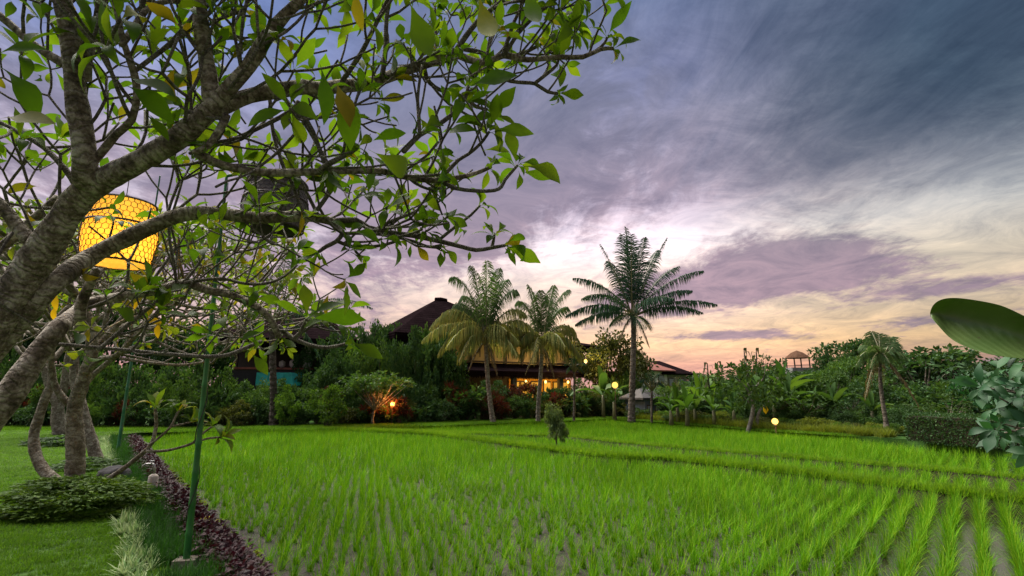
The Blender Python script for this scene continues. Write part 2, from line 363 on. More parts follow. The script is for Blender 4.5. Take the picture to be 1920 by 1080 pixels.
# ------------------------------------------------------------------ scatter for uncountable growth (geometry nodes)
def proto_collection(name, meshes):
    c = bpy.data.collections.new(name)
    for i, me in enumerate(meshes):
        o = bpy.data.objects.new('%s_%02d' % (name, i), me); c.objects.link(o)
    return c
def scatter(name, pts, rots, scales, idx, coll, mats, **kw):
    n = len(pts); me = bpy.data.meshes.new(name); me.vertices.add(n)
    me.vertices.foreach_set('co', np.asarray(pts, np.float32).ravel())
    a = me.attributes.new('rot', 'FLOAT_VECTOR', 'POINT'); a.data.foreach_set('vector', np.asarray(rots, np.float32).ravel())
    a = me.attributes.new('scl', 'FLOAT_VECTOR', 'POINT'); a.data.foreach_set('vector', np.asarray(scales, np.float32).ravel())
    a = me.attributes.new('idx', 'INT', 'POINT'); a.data.foreach_set('value', np.asarray(idx, np.int32))
    for m__ in mats: me.materials.append(m__)
    me.update()
    o = link(name, me, **kw)
    ng = bpy.data.node_groups.new('scatter_'+name, 'GeometryNodeTree')
    ng.interface.new_socket(name='Geometry', in_out='INPUT', socket_type='NodeSocketGeometry')
    ng.interface.new_socket(name='Geometry', in_out='OUTPUT', socket_type='NodeSocketGeometry')
    gi = ng.nodes.new('NodeGroupInput'); go = ng.nodes.new('NodeGroupOutput')
    ci = ng.nodes.new('GeometryNodeCollectionInfo'); ci.inputs[0].default_value = coll; ci.inputs['Separate Children'].default_value = True; ci.inputs['Reset Children'].default_value = True
    ip = ng.nodes.new('GeometryNodeInstanceOnPoints'); ip.inputs['Pick Instance'].default_value = True
    def na(nm, ty):
        q = ng.nodes.new('GeometryNodeInputNamedAttribute'); q.data_type = ty; q.inputs[0].default_value = nm; return q.outputs[0]
    e2r = ng.nodes.new('FunctionNodeEulerToRotation')
    L = ng.links.new
    L(gi.outputs[0], ip.inputs['Points']); L(ci.outputs[0], ip.inputs['Instance']); L(na('idx', 'INT'), ip.inputs['Instance Index'])
    L(na('rot', 'FLOAT_VECTOR'), e2r.inputs[0]); L(e2r.outputs[0], ip.inputs['Rotation']); L(na('scl', 'FLOAT_VECTOR'), ip.inputs['Scale'])
    L(ip.outputs[0], go.inputs[0])
    md = o.modifiers.new('scatter', 'NODES'); md.node_group = ng
    return o
def blades(name, n, h, spread, width, lean, mats, seed, seg=3, curl=.5, hv=.3):
    """A tuft of narrow blades growing out of one spot."""
    r = random.Random(seed); vs = []; fs = []
    for _ in range(n):
        a = r.uniform(0, 2*math.pi); br = spread*math.sqrt(r.random()); a0 = r.uniform(0, 2*math.pi)
        bx, by = br*math.cos(a0), br*math.sin(a0)
        hh = h*(1+r.uniform(-hv, hv*.5)); ln = lean*r.random()**.7; cu = curl*r.random()**2
        dx, dy = math.cos(a), math.sin(a); sx, sy = -dy, dx
        b = len(vs); x = y = z = 0.0; th = ln; w0 = width*r.uniform(.7, 1.2)
        for i in range(seg+1):
            t_ = i/seg; ww = w0*(1-t_**1.6)*.5+.0004
            px_, py_, pz_ = bx+dx*x, by+dy*x, z
            vs.append((px_-sx*ww, py_-sy*ww, pz_)); vs.append((px_+sx*ww, py_+sy*ww, pz_))
            th += cu/seg*1.6; x += math.sin(th)*hh/seg; z += math.cos(th)*hh/seg
        for i in range(seg):
            q = b+2*i; fs.append((q, q+1, q+3, q+2))
    return mesh(name, vs, fs, mats)

# ------------------------------------------------------------------ ground pieces
def sheet(name, poly, z, m_, depth=.5, **kw):
    n = len(poly); vs = [(x, y, z) for x, y in poly]+[(x, y, z-depth) for x, y in poly]
    fs = [tuple(range(n))]+[(i, i+n, (i+1) % n+n, (i+1) % n) for i in range(n)]
    area = sum(poly[i][0]*poly[(i+1) % n][1]-poly[(i+1) % n][0]*poly[i][1] for i in range(n))
    if area < 0: fs = [tuple(reversed(f)) for f in fs]
    return link(name, mesh(name, vs, fs, m_), **kw)
link('ground', mesh('ground', [(-3000, -300, -.46), (3000, -300, -.46), (3000, 5000, -.46), (-3000, 5000, -.46)], [(0, 1, 2, 3)], M['land']), kind='structure',
     label='flat open country reaching away to the horizon')
# back edge of the paddies (photograph pixels -> ground)
BACK_PX = [(-500, 812), (0, 806), (300, 808), (600, 803), (860, 795), (1140, 784), (1240, 790), (1440, 806), (1700, 822), (1850, 838), (2100, 880)]
BACK = [G(*q) for q in BACK_PX]
# left border of the near paddy: runs from the far pole to the foot of the picture
EDGE_PX = [(238, 826), (262, 858), (300, 900), (345, 950), (400, 1010), (470, 1078), (640, 1230)]
EDGE = [G(*q) for q in EDGE_PX]
far_left = Vector((EDGE[0].x-.9, BACK[2].y-.3, 0))
MUDZ = -.32
sheet('paddy_mud', [(-30, -3), (60, -3), (60, 60), (-30, 60)], MUDZ, M['mud'], .1, kind='structure', label='wet brown mud and shallow water between the rice rows')
bk = [(p.x, p.y) for p in BACK]
sheet('back_garden', [(-1500, bk[0][1])]+bk+[(60, bk[-1][1]), (1500, 15), (1500, 3000), (-1500, 3000)], -.02, M['backlawn'], .4, kind='structure', label='low grassy garden ground behind the paddies')
# lawn on the left, flush with the border
LE_PX = [(196, 818), (205, 850), (226, 900), (262, 960), (300, 1020), (330, 1078), (400, 1230)]
LE = [G(*q) for q in LE_PX]
sheet('lawn', [(p.x, p.y) for p in LE]+[(LE[-1].x+.2, -4), (-60, -4), (-60, bk[0][1]-.05), (bk[1][0], bk[1][1]-.05), (LE[0].x-.1, bk[2][1]-.15)], 0.0, M['lawn'], .45, kind='structure', label='mown green lawn beside the rice paddy')
sheet('border_bed', [(p.x, p.y) for p in EDGE]+[(EDGE[-1].x+.1, -4), (LE[-1].x+.22, -4)]+[(p.x+.02, p.y) for p in reversed(LE)]+[(EDGE[0].x-.35, EDGE[0].y+.55)], -.03, M['soil'], .42, kind='structure', label='planted soil bed between lawn and paddy')

# bunds (raised paddy banks)
BUND1_PX = [(560, 800), (766, 806), (864, 815), (992, 831), (1138, 847), (1247, 852), (1400, 867), (1590, 889), (1780, 911), (1920, 925), (2300, 965)]
BUND2_PX = [(640, 800), (850, 806), (960, 809), (1058, 812), (1156, 822), (1284, 833), (1400, 842), (1557, 855), (1722, 868), (1920, 886), (2300, 930)]
def bund(px, wtop, wbot, ztop, name, label):
    pts = [G(a, b_, .02) for a, b_ in px]; ps, _ = smooth_path(pts, [1]*len(pts), .5)
    rr = random.Random(4); vs = []; fs = []
    for i, p in enumerate(ps):
        t_ = (ps[min(i+1, len(ps)-1)]-ps[max(i-1, 0)]); t_.z = 0; t_.normalize(); s_ = Vector((-t_.y, t_.x, 0))
        j = rr.uniform(-.04, .04)
        for off, z in ((-wbot, MUDZ-.05), (-wtop+j, ztop-.03), (0, ztop+rr.uniform(-.02, .03)), (wtop+j, ztop-.03), (wbot, MUDZ-.05)): vs.append((p.x+s_.x*off, p.y+s_.y*off, z))
    for i in range(len(ps)-1):
        for k in range(4):
            a_ = i*5+k; fs.append((a_, a_+1, a_+6, a_+5))
    link(name, mesh(name, vs, fs, M['soil'], True), kind='structure', label=label)
    return ps
B1 = bund(BUND1_PX, .10, .26, -.10, 'paddy_bank', 'grassy bank curving across between the near and middle paddies')
B2 = bund(BUND2_PX, .10, .27, -.10, 'paddy_bank', 'thinner dark bank between the middle and far paddies')

def on_path(ps, n, width, rng, z=0.0):
    segs = [(ps[i], ps[i+1]) for i in range(len(ps)-1)]; L_ = [(b_-a_).length for a_, b_ in segs]
    out_ = []
    for s_ in rng.choices(range(len(segs)), weights=L_, k=n):
        a_, b_ = segs[s_]; p = a_.lerp(b_, rng.random()); t_ = (b_-a_).normalized(); q = Vector((-t_.y, t_.x, 0)); p = p+q*rng.uniform(-width, width); out_.append((p.x, p.y, z))
    return out_
rg = random.Random(11)
def tufts(name, pts, coll, nproto, mats, smin, smax, tilt=.12, zs=None, **kw):
    n = len(pts)
    rots = [(rg.uniform(-tilt, tilt), rg.uniform(-tilt, tilt), rg.uniform(0, 6.28)) for _ in range(n)]
    sc = []
    for i in range(n):
        s_ = rg.uniform(smin, smax); sc.append((s_, s_, s_*(zs[i] if zs is not None else 1)))
    return scatter(name, pts, rots, sc, [rg.randrange(nproto) for _ in range(n)], coll, mats, **kw)
bg_c = proto_collection('bund_tuft', [blades('bund_tuft', 30, .17, .14, .010, .6, M['bundgrass'], 50+i, 2) for i in range(4)])
p1 = [p for p in B1]
tufts('bank_grass', on_path(p1, 2600, .07, rg, -.10), bg_c, 4, [M['bundgrass']], .6, 1.25, kind='stuff', label='bright yellow-green grass along the curving paddy bank')
tufts('bank_grass', on_path(B2, 2200, .09, rg, -.11), bg_c, 4, [M['bundgrass']], .3, .9, kind='stuff', label='short pale grass along the thin far bank')

# ------------------------------------------------------------------ rice
def yline(ps, x):
    """y of a polyline at x (x increasing)."""
    xs = np.array([p.x for p in ps]); ys = np.array([p.y for p in ps]); o = np.argsort(xs)
    return np.interp(x, xs[o], ys[o])
RROT = R(42.3)
u_ = np.arange(-240, 260)*.20; v_ = np.arange(-180, 180)*.32
gu, gv = np.meshgrid(u_, v_, indexing='ij'); gu = gu.ravel(); gv = gv.ravel()
nr = np.random.RandomState(5)
# rows run along azimuth RROT
dx, dy = math.sin(RROT), math.cos(RROT); qx, qy = math.cos(RROT), -math.sin(RROT)
gx = dx*gu+qx*gv+nr.normal(0, .022, len(gu)); gy = dy*gu+qy*gv+nr.normal(0, .022, len(gu))
gx += .06*np.sin(gu*.35+gv*.1); gy += .05*np.sin(gv*.3)
ex = np.array([p.x for p in EDGE]+[-14.6, -15.9]); ey = np.array([p.y for p in EDGE]+[20.0, 21.0]); o_ = np.argsort(ey)
edge_x = np.interp(gy, ey[o_], ex[o_])
backy = np.interp(gx, [p[0] for p in bk], [p[1] for p in bk])
keep = (gy > 1.6) & (gx > edge_x+.22) & (gy < backy-.35) & (np.abs(gx) < gy*1.25+3.5)
b1y = yline(B1, gx); b2y = yline(B2, gx)
b1pts = np.array([(p.x, p.y) for p in B1]); b2pts = np.array([(p.x, p.y) for p in B2])
gx, gy, b1y, b2y = gx[keep], gy[keep], b1y[keep], b2y[keep]
def mind(x, y, ps):
    d = np.full(len(x), 9e9)
    for a_ in ps: d = np.minimum(d, (x-a_[0])**2+(y-a_[1])**2)
    return np.sqrt(d)
d1 = mind(gx, gy, b1pts); d2 = mind(gx, gy, b2pts)
k = (d1 > .25) & (d2 > .27)
gx, gy = gx[k], gy[k]
def vnoise(x, y, sc, seed):
    r_ = np.random.RandomState(seed); v = np.zeros(len(x))
    for i in range(6):
        a_ = r_.uniform(0, 6.28); f_ = sc*r_.uniform(.5, 1.7); v += np.sin((x*math.cos(a_)+y*math.sin(a_))*f_+r_.uniform(0, 6.28))
    return v/6
dist = np.hypot(gx, gy)
vn = vnoise(gx, gy, .9, 3); vn2 = vnoise(gx, gy, 2.6, 8)
thin = np.clip((gx-np.interp(gy, ey[o_], ex[o_]))/1.6, .35, 1)
drop = (nr.rand(len(gx)) < .05+.10*(vn2 > .45)+.25*(thin < .6))
gx, gy, dist, vn, vn2, thin = [q[~drop] for q in (gx, gy, dist, vn, vn2, thin)]
hs = (1+.22*vn+.10*vn2+nr.normal(0, .09, len(gx)))*thin**.35
near_right = (gx > 3.0)
hs = hs*np.where(dist < 6, .95, 1.0)
print('rice clumps', len(gx))
rice_near = [blades('rice_clump', 46, .35, .034, .0068, .38, M['rice'], 100+i, 4, .8, .5) for i in range(6)]
rice_far = [blades('rice_clump', 26, .38, .055, .011, .40, M['rice'], 130+i, 2, .8, .4) for i in range(5)]
# the 300 clumps that show largest are objects of their own
vis = []
for i in range(len(gx)):
    if dist[i] < 9:
        p_ = pix((gx[i], gy[i], MUDZ+.25))
        if -20 < p_[0] < 1940 and p_[1] < 1130: vis.append((gx[i]*0+dist[i], i))
vis.sort(); first = [i for _, i in vis[:300]]; fs_ = set(first)
for i in first:
    o = link('rice_clump', rice_near[nr.randint(6)], None, (gx[i], gy[i], MUDZ-.01), (nr.uniform(-.08, .08), nr.uniform(-.08, .08), nr.uniform(0, 6.28)), (1, 1, float(np.clip(hs[i], .5, 1.4))),
             label='young green rice clump standing in the nearest mud rows of the paddy', cat='rice plant', group='rice clumps planted in the nearest rows')
rest = np.array([i for i in range(len(gx)) if i not in fs_])
rd = dist[rest]
for nm, sel, coll, npro, lab in (('rice_plants', rd < 13, proto_collection('rice_near', rice_near), 6, 'bright green young rice filling the nearer part of the paddy'),
                                 ('rice_plants', rd >= 13, proto_collection('rice_far', rice_far), 5, 'bright green young rice filling the farther paddies')):
    ii = rest[sel]; n = len(ii)
    pts = np.stack([gx[ii], gy[ii], np.full(n, MUDZ-.01)], 1)
    rots = np.stack([nr.uniform(-.08, .08, n), nr.uniform(-.08, .08, n), nr.uniform(0, 6.28, n)], 1)
    xy = nr.uniform(.85, 1.2, n); sc = np.stack([xy, xy, np.clip(hs[ii], .5, 1.4)], 1)
    scatter(nm, pts, rots, sc, nr.randint(0, npro, n), coll, [M['rice']], kind='stuff', label=lab)

# ------------------------------------------------------------------ lawn and border growth
def in_lawn(x, y):
    lx = np.array([p.x for p in LE]); ly = np.array([p.y for p in LE]); o2 = np.argsort(ly)
    return (x < np.interp(y, ly[o2], lx[o2])-.02) & (y < bk[1][1]-.3)
N = 60000
x = nr.uniform(-24, -1.5, N); y = 2.2+22*nr.rand(N)**1.3
k = in_lawn(x, y) & (x > -y*1.12-1.5) & (nr.rand(N) < np.clip(9/np.hypot(x, y), .25, 1))
x, y = x[k], y[k]; print('lawn tufts', len(x))
lc = proto_collection('lawn_tuft', [blades('lawn_tuft', 46, .05, .10, .006, .7, M['grass'], 200+i, 2) for i in range(4)])
dd = np.hypot(x, y)
scatter('lawn_grass', np.stack([x, y, np.zeros(len(x))], 1), np.stack([x*0, x*0, nr.uniform(0, 6.28, len(x))], 1),
        np.stack([np.clip(dd/8, .8, 2.2)]*2+[nr.uniform(.6, 1.1, len(x))], 1), nr.randint(0, 4, len(x)), lc, [M['grass']], kind='stuff', label='short mown grass of the lawn')
cx0 = G(300, 822)
n9 = 1500; x9 = nr.uniform(EDGE[0].x-.5, EDGE[0].x+9, n9); y9 = np.interp(x9, [p[0] for p in bk], [p[1] for p in bk])-nr.uniform(.0, .9, n9)
scatter('corner_grass', np.stack([x9, y9, np.full(n9, MUDZ+.05)], 1), np.stack([x9*0, x9*0, nr.uniform(0, 6.28, n9)], 1), np.stack([np.full(n9, 2.4)]*2+[nr.uniform(4, 7, n9)], 1), nr.randint(0, 4, n9), lc, [M['grass']], kind='stuff', label='grass growing along the far edge of the near paddy by the thin pole')
# back strip of grass behind the paddies
N = 26000
x = nr.uniform(-30, 26, N); byy = np.interp(x, [p[0] for p in bk], [p[1] for p in bk]); y = byy+nr.uniform(-.45, 2.6, N)
scatter('garden_grass', np.stack([x, y, np.full(N, -.03)], 1), np.stack([x*0, x*0, nr.uniform(0, 6.28, N)], 1), np.stack([np.full(N, 2.6)]*2+[nr.uniform(1.0, 2.6, N)], 1),
        nr.randint(0, 4, N), lc, [M['grass']], kind='stuff', label='rough green grass strip along the back of the paddies')

def strip(pxs, w0, n, rng, z=0.0):
    ps, _ = smooth_path([G(*q) for q in pxs], [1]*len(pxs), .3)
    return on_path(ps, n, w0, rng, z)
POLEFOOT = P(350, 1046, 5.55)
def strip_px(left, right, n, rng, z=0.0):
    """points between two pixel polylines, evenly over the ground"""
    A, _ = smooth_path([G(*q) for q in left], [1]*len(left), .25); B, _ = smooth_path([G(*q) for q in right], [1]*len(right), .25)
    res = []
    LA = [0]
    for i in range(len(A)-1): LA.append(LA[-1]+(A[i+1]-A[i]).length)
    for _ in range(n):
        s_ = rng.random()*LA[-1]; i = int(np.searchsorted(LA, s_))-1; i = max(0, min(i, len(A)-2)); t_ = i/(len(A)-1)+rng.random()/(len(A)-1)
        j = min(len(B)-1.001, t_*(len(B)-1)); b0 = B[int(j)].lerp(B[int(j)+1], j-int(j)); a0 = A[i].lerp(A[i+1], t_*(len(A)-1)-i)
        q = a0.lerp(b0, rng.random())
        if (q.x-POLEFOOT.x)**2+(q.y-POLEFOOT.y+.15)**2 > .075: res.append((q.x, q.y, z))
    return res
# purple foliage edging
pL = [(240, 826), (255, 862), (288, 915), (320, 960), (362, 1010), (392, 1060), (425, 1100), (500, 1200)]
pR = [(252, 824), (280, 862), (315, 905), (350, 950), (400, 1005), (450, 1060), (500, 1110), (620, 1220)]
def leaf_tuft(name, n, r, h, ll, lw, mats, seed, up=.5):
    """small bushy tuft of folded leaves on a low dome"""
    rr = random.Random(seed); vs = []; fs = []
    for _ in range(n):
        a = rr.uniform(0, 6.28); rad = r*math.sqrt(rr.random()); zz_ = h*(1-(rad/r)**2*.6)*rr.uniform(.25, 1)
        c = Vector((rad*math.cos(a), rad*math.sin(a), zz_))
        d = Vector((math.cos(a)*(rad/r+.2)+rr.uniform(-.5, .5), math.sin(a)*(rad/r+.2)+rr.uniform(-.5, .5), up+rr.uniform(-.4, .5))).normalized()
        sd = d.cross(Vector((rr.uniform(-.4, .4), rr.uniform(-.4, .4), 1))).normalized(); nn = sd.cross(d)
        l = ll*rr.uniform(.6, 1.2); w_ = lw*rr.uniform(.7, 1.2)
        b = len(vs); vs += [c, c+d*l*.45+sd*w_-nn*w_*.0+nn*w_*.35, c+d*l-Vector((0, 0, l*.25)), c+d*l*.45-sd*w_+nn*w_*.35, c+d*l*.5]
        fs += [(b, b+1, b+4), (b+1, b+2, b+4), (b, b+4, b+3), (b+4, b+2, b+3)]
    return mesh(name, vs, fs, mats)
pc = proto_collection('purple_tuft', [leaf_tuft('purple_tuft', 60, .13, .22, .085, .022, M['purple'], 300+i) for i in range(4)])
tufts('purple_edging_leaves', strip_px(pL, pR, 900, rg, -.04), pc, 4, [M['purple']], .45, 1.3, kind='stuff', label='dark purple leafy edging plants along the paddy side of the border')
vc = proto_collection('variegated_tuft', [blades('variegated_tuft', 40, .20, .04, .022, 1.35, M['varieg'], 320+i, 4, 1.6) for i in range(4)])
vL = [(190, 822), (186, 850), (195, 880), (210, 918), (226, 960), (225, 1010), (232, 1078), (250, 1180)]
vR = [(206, 822), (212, 850), (224, 880), (238, 918), (248, 960), (262, 1010), (286, 1078), (340, 1180)]
tufts('variegated_edging_leaves', strip_px(vL, vR, 420, rg, -.02), vc, 4, [M['varieg']], .6, 1.15, kind='stuff', label='pale green and cream striped edging plants along the lawn')
dc = proto_collection('lilyturf_tuft', [blades('lilyturf_tuft', 50, .24, .06, .008, .95, M['grass_dark'], 340+i, 4, 1.5) for i in range(4)])
tufts('dark_border_grass', strip_px(vR, pL, 1500, rg, -.03), dc, 4, [M['grass_dark']], .7, 1.2, kind='stuff', label='dark green tufted grass in the middle of the border bed')
yc = proto_collection('yellow_tuft', [leaf_tuft('yellow_tuft', 50, .10, .14, .06, .02, M['yg'], 360+i) for i in range(3)])
tufts('yellow_edging_leaves', strip_px([(255, 824), (300, 880), (350, 935), (400, 985), (480, 1070)], [(262, 824), (318, 880), (372, 935), (422, 985), (505, 1070)], 130, rg, -.10), yc, 3, [M['yg']], .6, 1.0, kind='stuff',
      label='low yellow-green weeds at the paddy edge of the purple border')

# ------------------------------------------------------------------ plumeria leaves
def plum_leaf(name, m_, wid, droop, fold, twist, seed):
    r = random.Random(seed); vs = []; fs = []; n = 8; y = z = 0.0; th = .25
    prof = [.015, .03, .25, .62, .92, 1.0, .80, .42, .02]
    for i in range(n+1):
        w_ = wid*.5*prof[i]*(1+r.uniform(-.05, .05)); tw = twist*i/n; rip = .035*math.sin(i*1.7+seed)*wid
        c, s_ = math.cos(tw), math.sin(tw); lift = w_*fold
        for sx in (-1, 0, 1):
            xx = sx*w_; zz_ = abs(sx)*lift+(rip*sx if i not in (0, n) else 0)
            vs.append((xx*c-zz_*s_, y, z+xx*s_+zz_*c))
        th -= droop/n*(1+i/n); y += math.cos(th)/n; z += math.sin(th)/n
    for i in range(n):
        a_ = i*3; fs += [(a_, a_+1, a_+4, a_+3), (a_+1, a_+2, a_+5, a_+4)]
    return mesh(name, vs, fs, m_, True)
def leafset(mats_, weights, tag_):
    L_ = []
    for m_, wgt in zip(mats_, weights):
        for k_ in range(4): L_.append((plum_leaf('plumeria_leaf', m_, (.29, .33, .37, .31)[k_], (.7, 1.1, .35, 1.6)[k_], (.25, .38, .15, .45)[k_], (.2, -.3, .1, .5)[k_], 7*k_+3), wgt))
    return L_
LS_BIG = leafset([M['leaf_big'], M['leaf_old']], [1, .055], 'big')
LS_MID = leafset([M['leaf_mid'], M['leaf_old']], [1, .12], 'mid')

def frame(d, up):
    """quaternion with local +Y along d and local +Z as close to up as can be"""
    y = d.normalized(); z = (up-y*up.dot(y))
    if z.length < 1e-4: z = y.orthogonal()
    z.normalize(); x = y.cross(z)
    return Matrix((x, y, z)).transposed().to_quaternion()
def whorl(tip, d, n, ll, rng, acc, bend=.0, closed=.0):
    """leaves fanning out from a branch tip; acc collects (location, rotation, scale, mesh, keep-as-part order)"""
    u = d.orthogonal().normalized(); v = d.cross(u); a0 = rng.uniform(0, 6.28)
    for i in range(n):
        a = a0+i*2.4; sp = R(rng.uniform(22, 80))*(1-closed)
        out_ = u*math.cos(a)+v*math.sin(a)
        ld = (d*math.cos(sp)+out_*math.sin(sp)+Vector((0, 0, -bend))).normalized()
        up = (d*math.sin(sp)-out_*math.cos(sp))+Vector((0, 0, .5))
        acc.append((tip-d*rng.uniform(0, .04)*ll/.25, frame(ld, up), ll*rng.uniform(.55, 1.12)))
def place_leaves(tree, acc, LS, rng, cap=300, origin=Vector((0, 0, 0))):
    """the largest-showing leaves become parts; the rest one stuff part."""
    def show(e):
        p = pix(e[0]); dd_ = (Vector(e[0])-Vector((0, 0, HC))).length
        return e[2]/dd_ if -60 < p[0] < 1980 and -60 < p[1] < 1140 else -dd_
    acc = sorted(acc, key=show, reverse=True)
    ms = [m_ for m_, _ in LS]; ws = [w_ for _, w_ in LS]
    for e in acc[:cap]:
        me = e[3] if len(e) > 3 and e[3] else rng.choices(ms, ws)[0]
        link('leaf', me, tree, Vector(e[0])-origin, e[1], e[2])
    rest_ = acc[cap:]
    if not rest_: return
    groups = {}
    V = []; Fc = []; MI = []; mats_ = []
    base = 0
    for e in rest_:
        me = e[3] if len(e) > 3 and e[3] else rng.choices(ms, ws)[0]
        if me.name not in groups:
            a = np.empty(len(me.vertices)*3, np.float32); me.vertices.foreach_get('co', a)
            groups[me.name] = (a.reshape(-1, 3), [tuple(p.vertices) for p in me.polygons], me.materials[0])
        a, f_, m_ = groups[me.name]
        if m_ not in mats_: mats_.append(m_)
        mt = np.array(e[1].to_matrix())*e[2]
        V.append(a@mt.T+np.array(Vector(e[0])-origin)); Fc += [tuple(i+base for i in q) for q in f_]; MI += [mats_.index(m_)]*len(f_); base += len(a)
    link('foliage', mesh('foliage', np.concatenate(V), Fc, mats_, True, midx=MI), tree, kind='stuff')

def grow(mb, p, d, r, L_, gen, rng, tips, ok=None, up=.35, div=(32, 55), rr=.80, lr=.84, seg=4, sides=6, kids=(2, 3)):
    """one forking plumeria shoot: blunt curved segments that end in leaf rosettes"""
    pts = [Vector(p)]; dd_ = d.copy()
    side = d.orthogonal(); side.rotate(Quaternion(d, rng.uniform(0, 6.28)))
    for i in range(seg):
        dd_ = (dd_+Vector((0, 0, up/seg))+side*rng.uniform(-.05, .12)+Vector((rng.uniform(-.07, .07), rng.uniform(-.07, .07), rng.uniform(-.07, .07)))).normalized()
        pts.append(pts[-1]+dd_*L_/seg)
    if ok and not ok(pts[-1]): return False
    rad = [r*(1-.12*i/seg) for i in range(seg+1)]; rad[-1] *= 1.08
    mb.tube(pts, rad, sides, cap=True)
    if gen <= 0:
        tips.append((pts[-1], dd_, r)); return True
    n = rng.choice(kids); u = dd_.orthogonal().normalized(); a0 = rng.uniform(0, 6.28); any_ = False
    for k_ in range(n):
        a = a0+k_*2*math.pi/n+rng.uniform(-.3, .3); q = u.copy(); q.rotate(Quaternion(dd_, a)); ang = R(rng.uniform(*div))
        nd = (dd_*math.cos(ang)+q*math.sin(ang)).normalized()
        any_ |= grow(mb, pts[-1]-dd_*r*.5, nd, r*rr, L_*lr*rng.uniform(.75, 1.2), gen-1, rng, tips, ok, up, div, rr, lr, seg, sides, kids)
    if not any_: tips.append((pts[-1], dd_, r))
    return True

# ------------------------------------------------------------------ the great plumeria at the left
rg = random.Random(21)
def limb(pts, wpx, d0, d1, name='branch', parent=None, m_=None, sides=10, step=.06, collar=1.0, wob=.03):
    """photograph polyline -> limb at depths d0..d1, widths in pixels"""
    n = len(pts); L3 = []; rad = []
    for i, q in enumerate(pts):
        d = (d0+(d1-d0)*i/(n-1)) if len(q) < 3 else q[2]
        wp = np.interp(i/(n-1), np.linspace(0, 1, len(wpx)), wpx)
        v = P(q[0], q[1], d); L3.append(v); rad.append(wp/2/F*d*PW(q[0]))
    ps, ro = smooth_path(L3, rad, step)
    rr = random.Random(int(pts[0][0]*7+pts[0][1])); mb = MB()
    ro = [r*(1+rr.uniform(-wob, wob)+.04*math.sin(i*.9)) for i, r in enumerate(ro)]
    mb.tube(ps, ro, sides, jit=.035, rng=rr)
    return mb, ps, ro
tree = empty('plumeria_tree', (P(-260, 900, 3.0).x, 3.0, 0), label='big old plumeria tree whose thick mottled limbs reach across the top left over the paddy', cat='tree')
TO = Vector(tree.location)
def local(mb): mb.v = [tuple(Vector(v)-TO) for v in mb.v]; return mb
trunk_pts = [(-420, 1500, 3.1), (-330, 1050, 3.05), (-200, 800, 3.0), (-70, 690, 3.0), (0, 590, 3.0), (50, 515, 3.0), (100, 440, 2.95), (150, 370, 2.9), (200, 335, 2.85), (283, 291), (343, 252), (393, 207), (427, 168), (467, 123), (500, 70), (533, 30), (575, -15), (640, -120)]
wp = [122, 108, 98, 91, 85, 79, 74, 67, 57, 54, 49, 43, 36, 33, 30, 27, 24, 21]
L3 = []; rad = []
for i, q in enumerate(trunk_pts):
    d = q[2] if len(q) > 2 else 2.85-.35*(i-8)/9
    v = P(q[0], q[1], d); L3.append(v); rad.append(wp[i]/2/F*d*PW(q[0]))
ps, ro = smooth_path(L3, rad, .05); rr_ = random.Random(3); mb = MB()
ro = [r*(1+.05*math.sin(i*.55)+.03*math.sin(i*1.7)+rr_.uniform(-.025, .025)) for i, r in enumerate(ro)]
mb.tube(ps, ro, 18, jit=.04, rng=rr_); local(mb).build('trunk', M['bark_big'], tree, True)
HOSTS = [(ps, ro)]
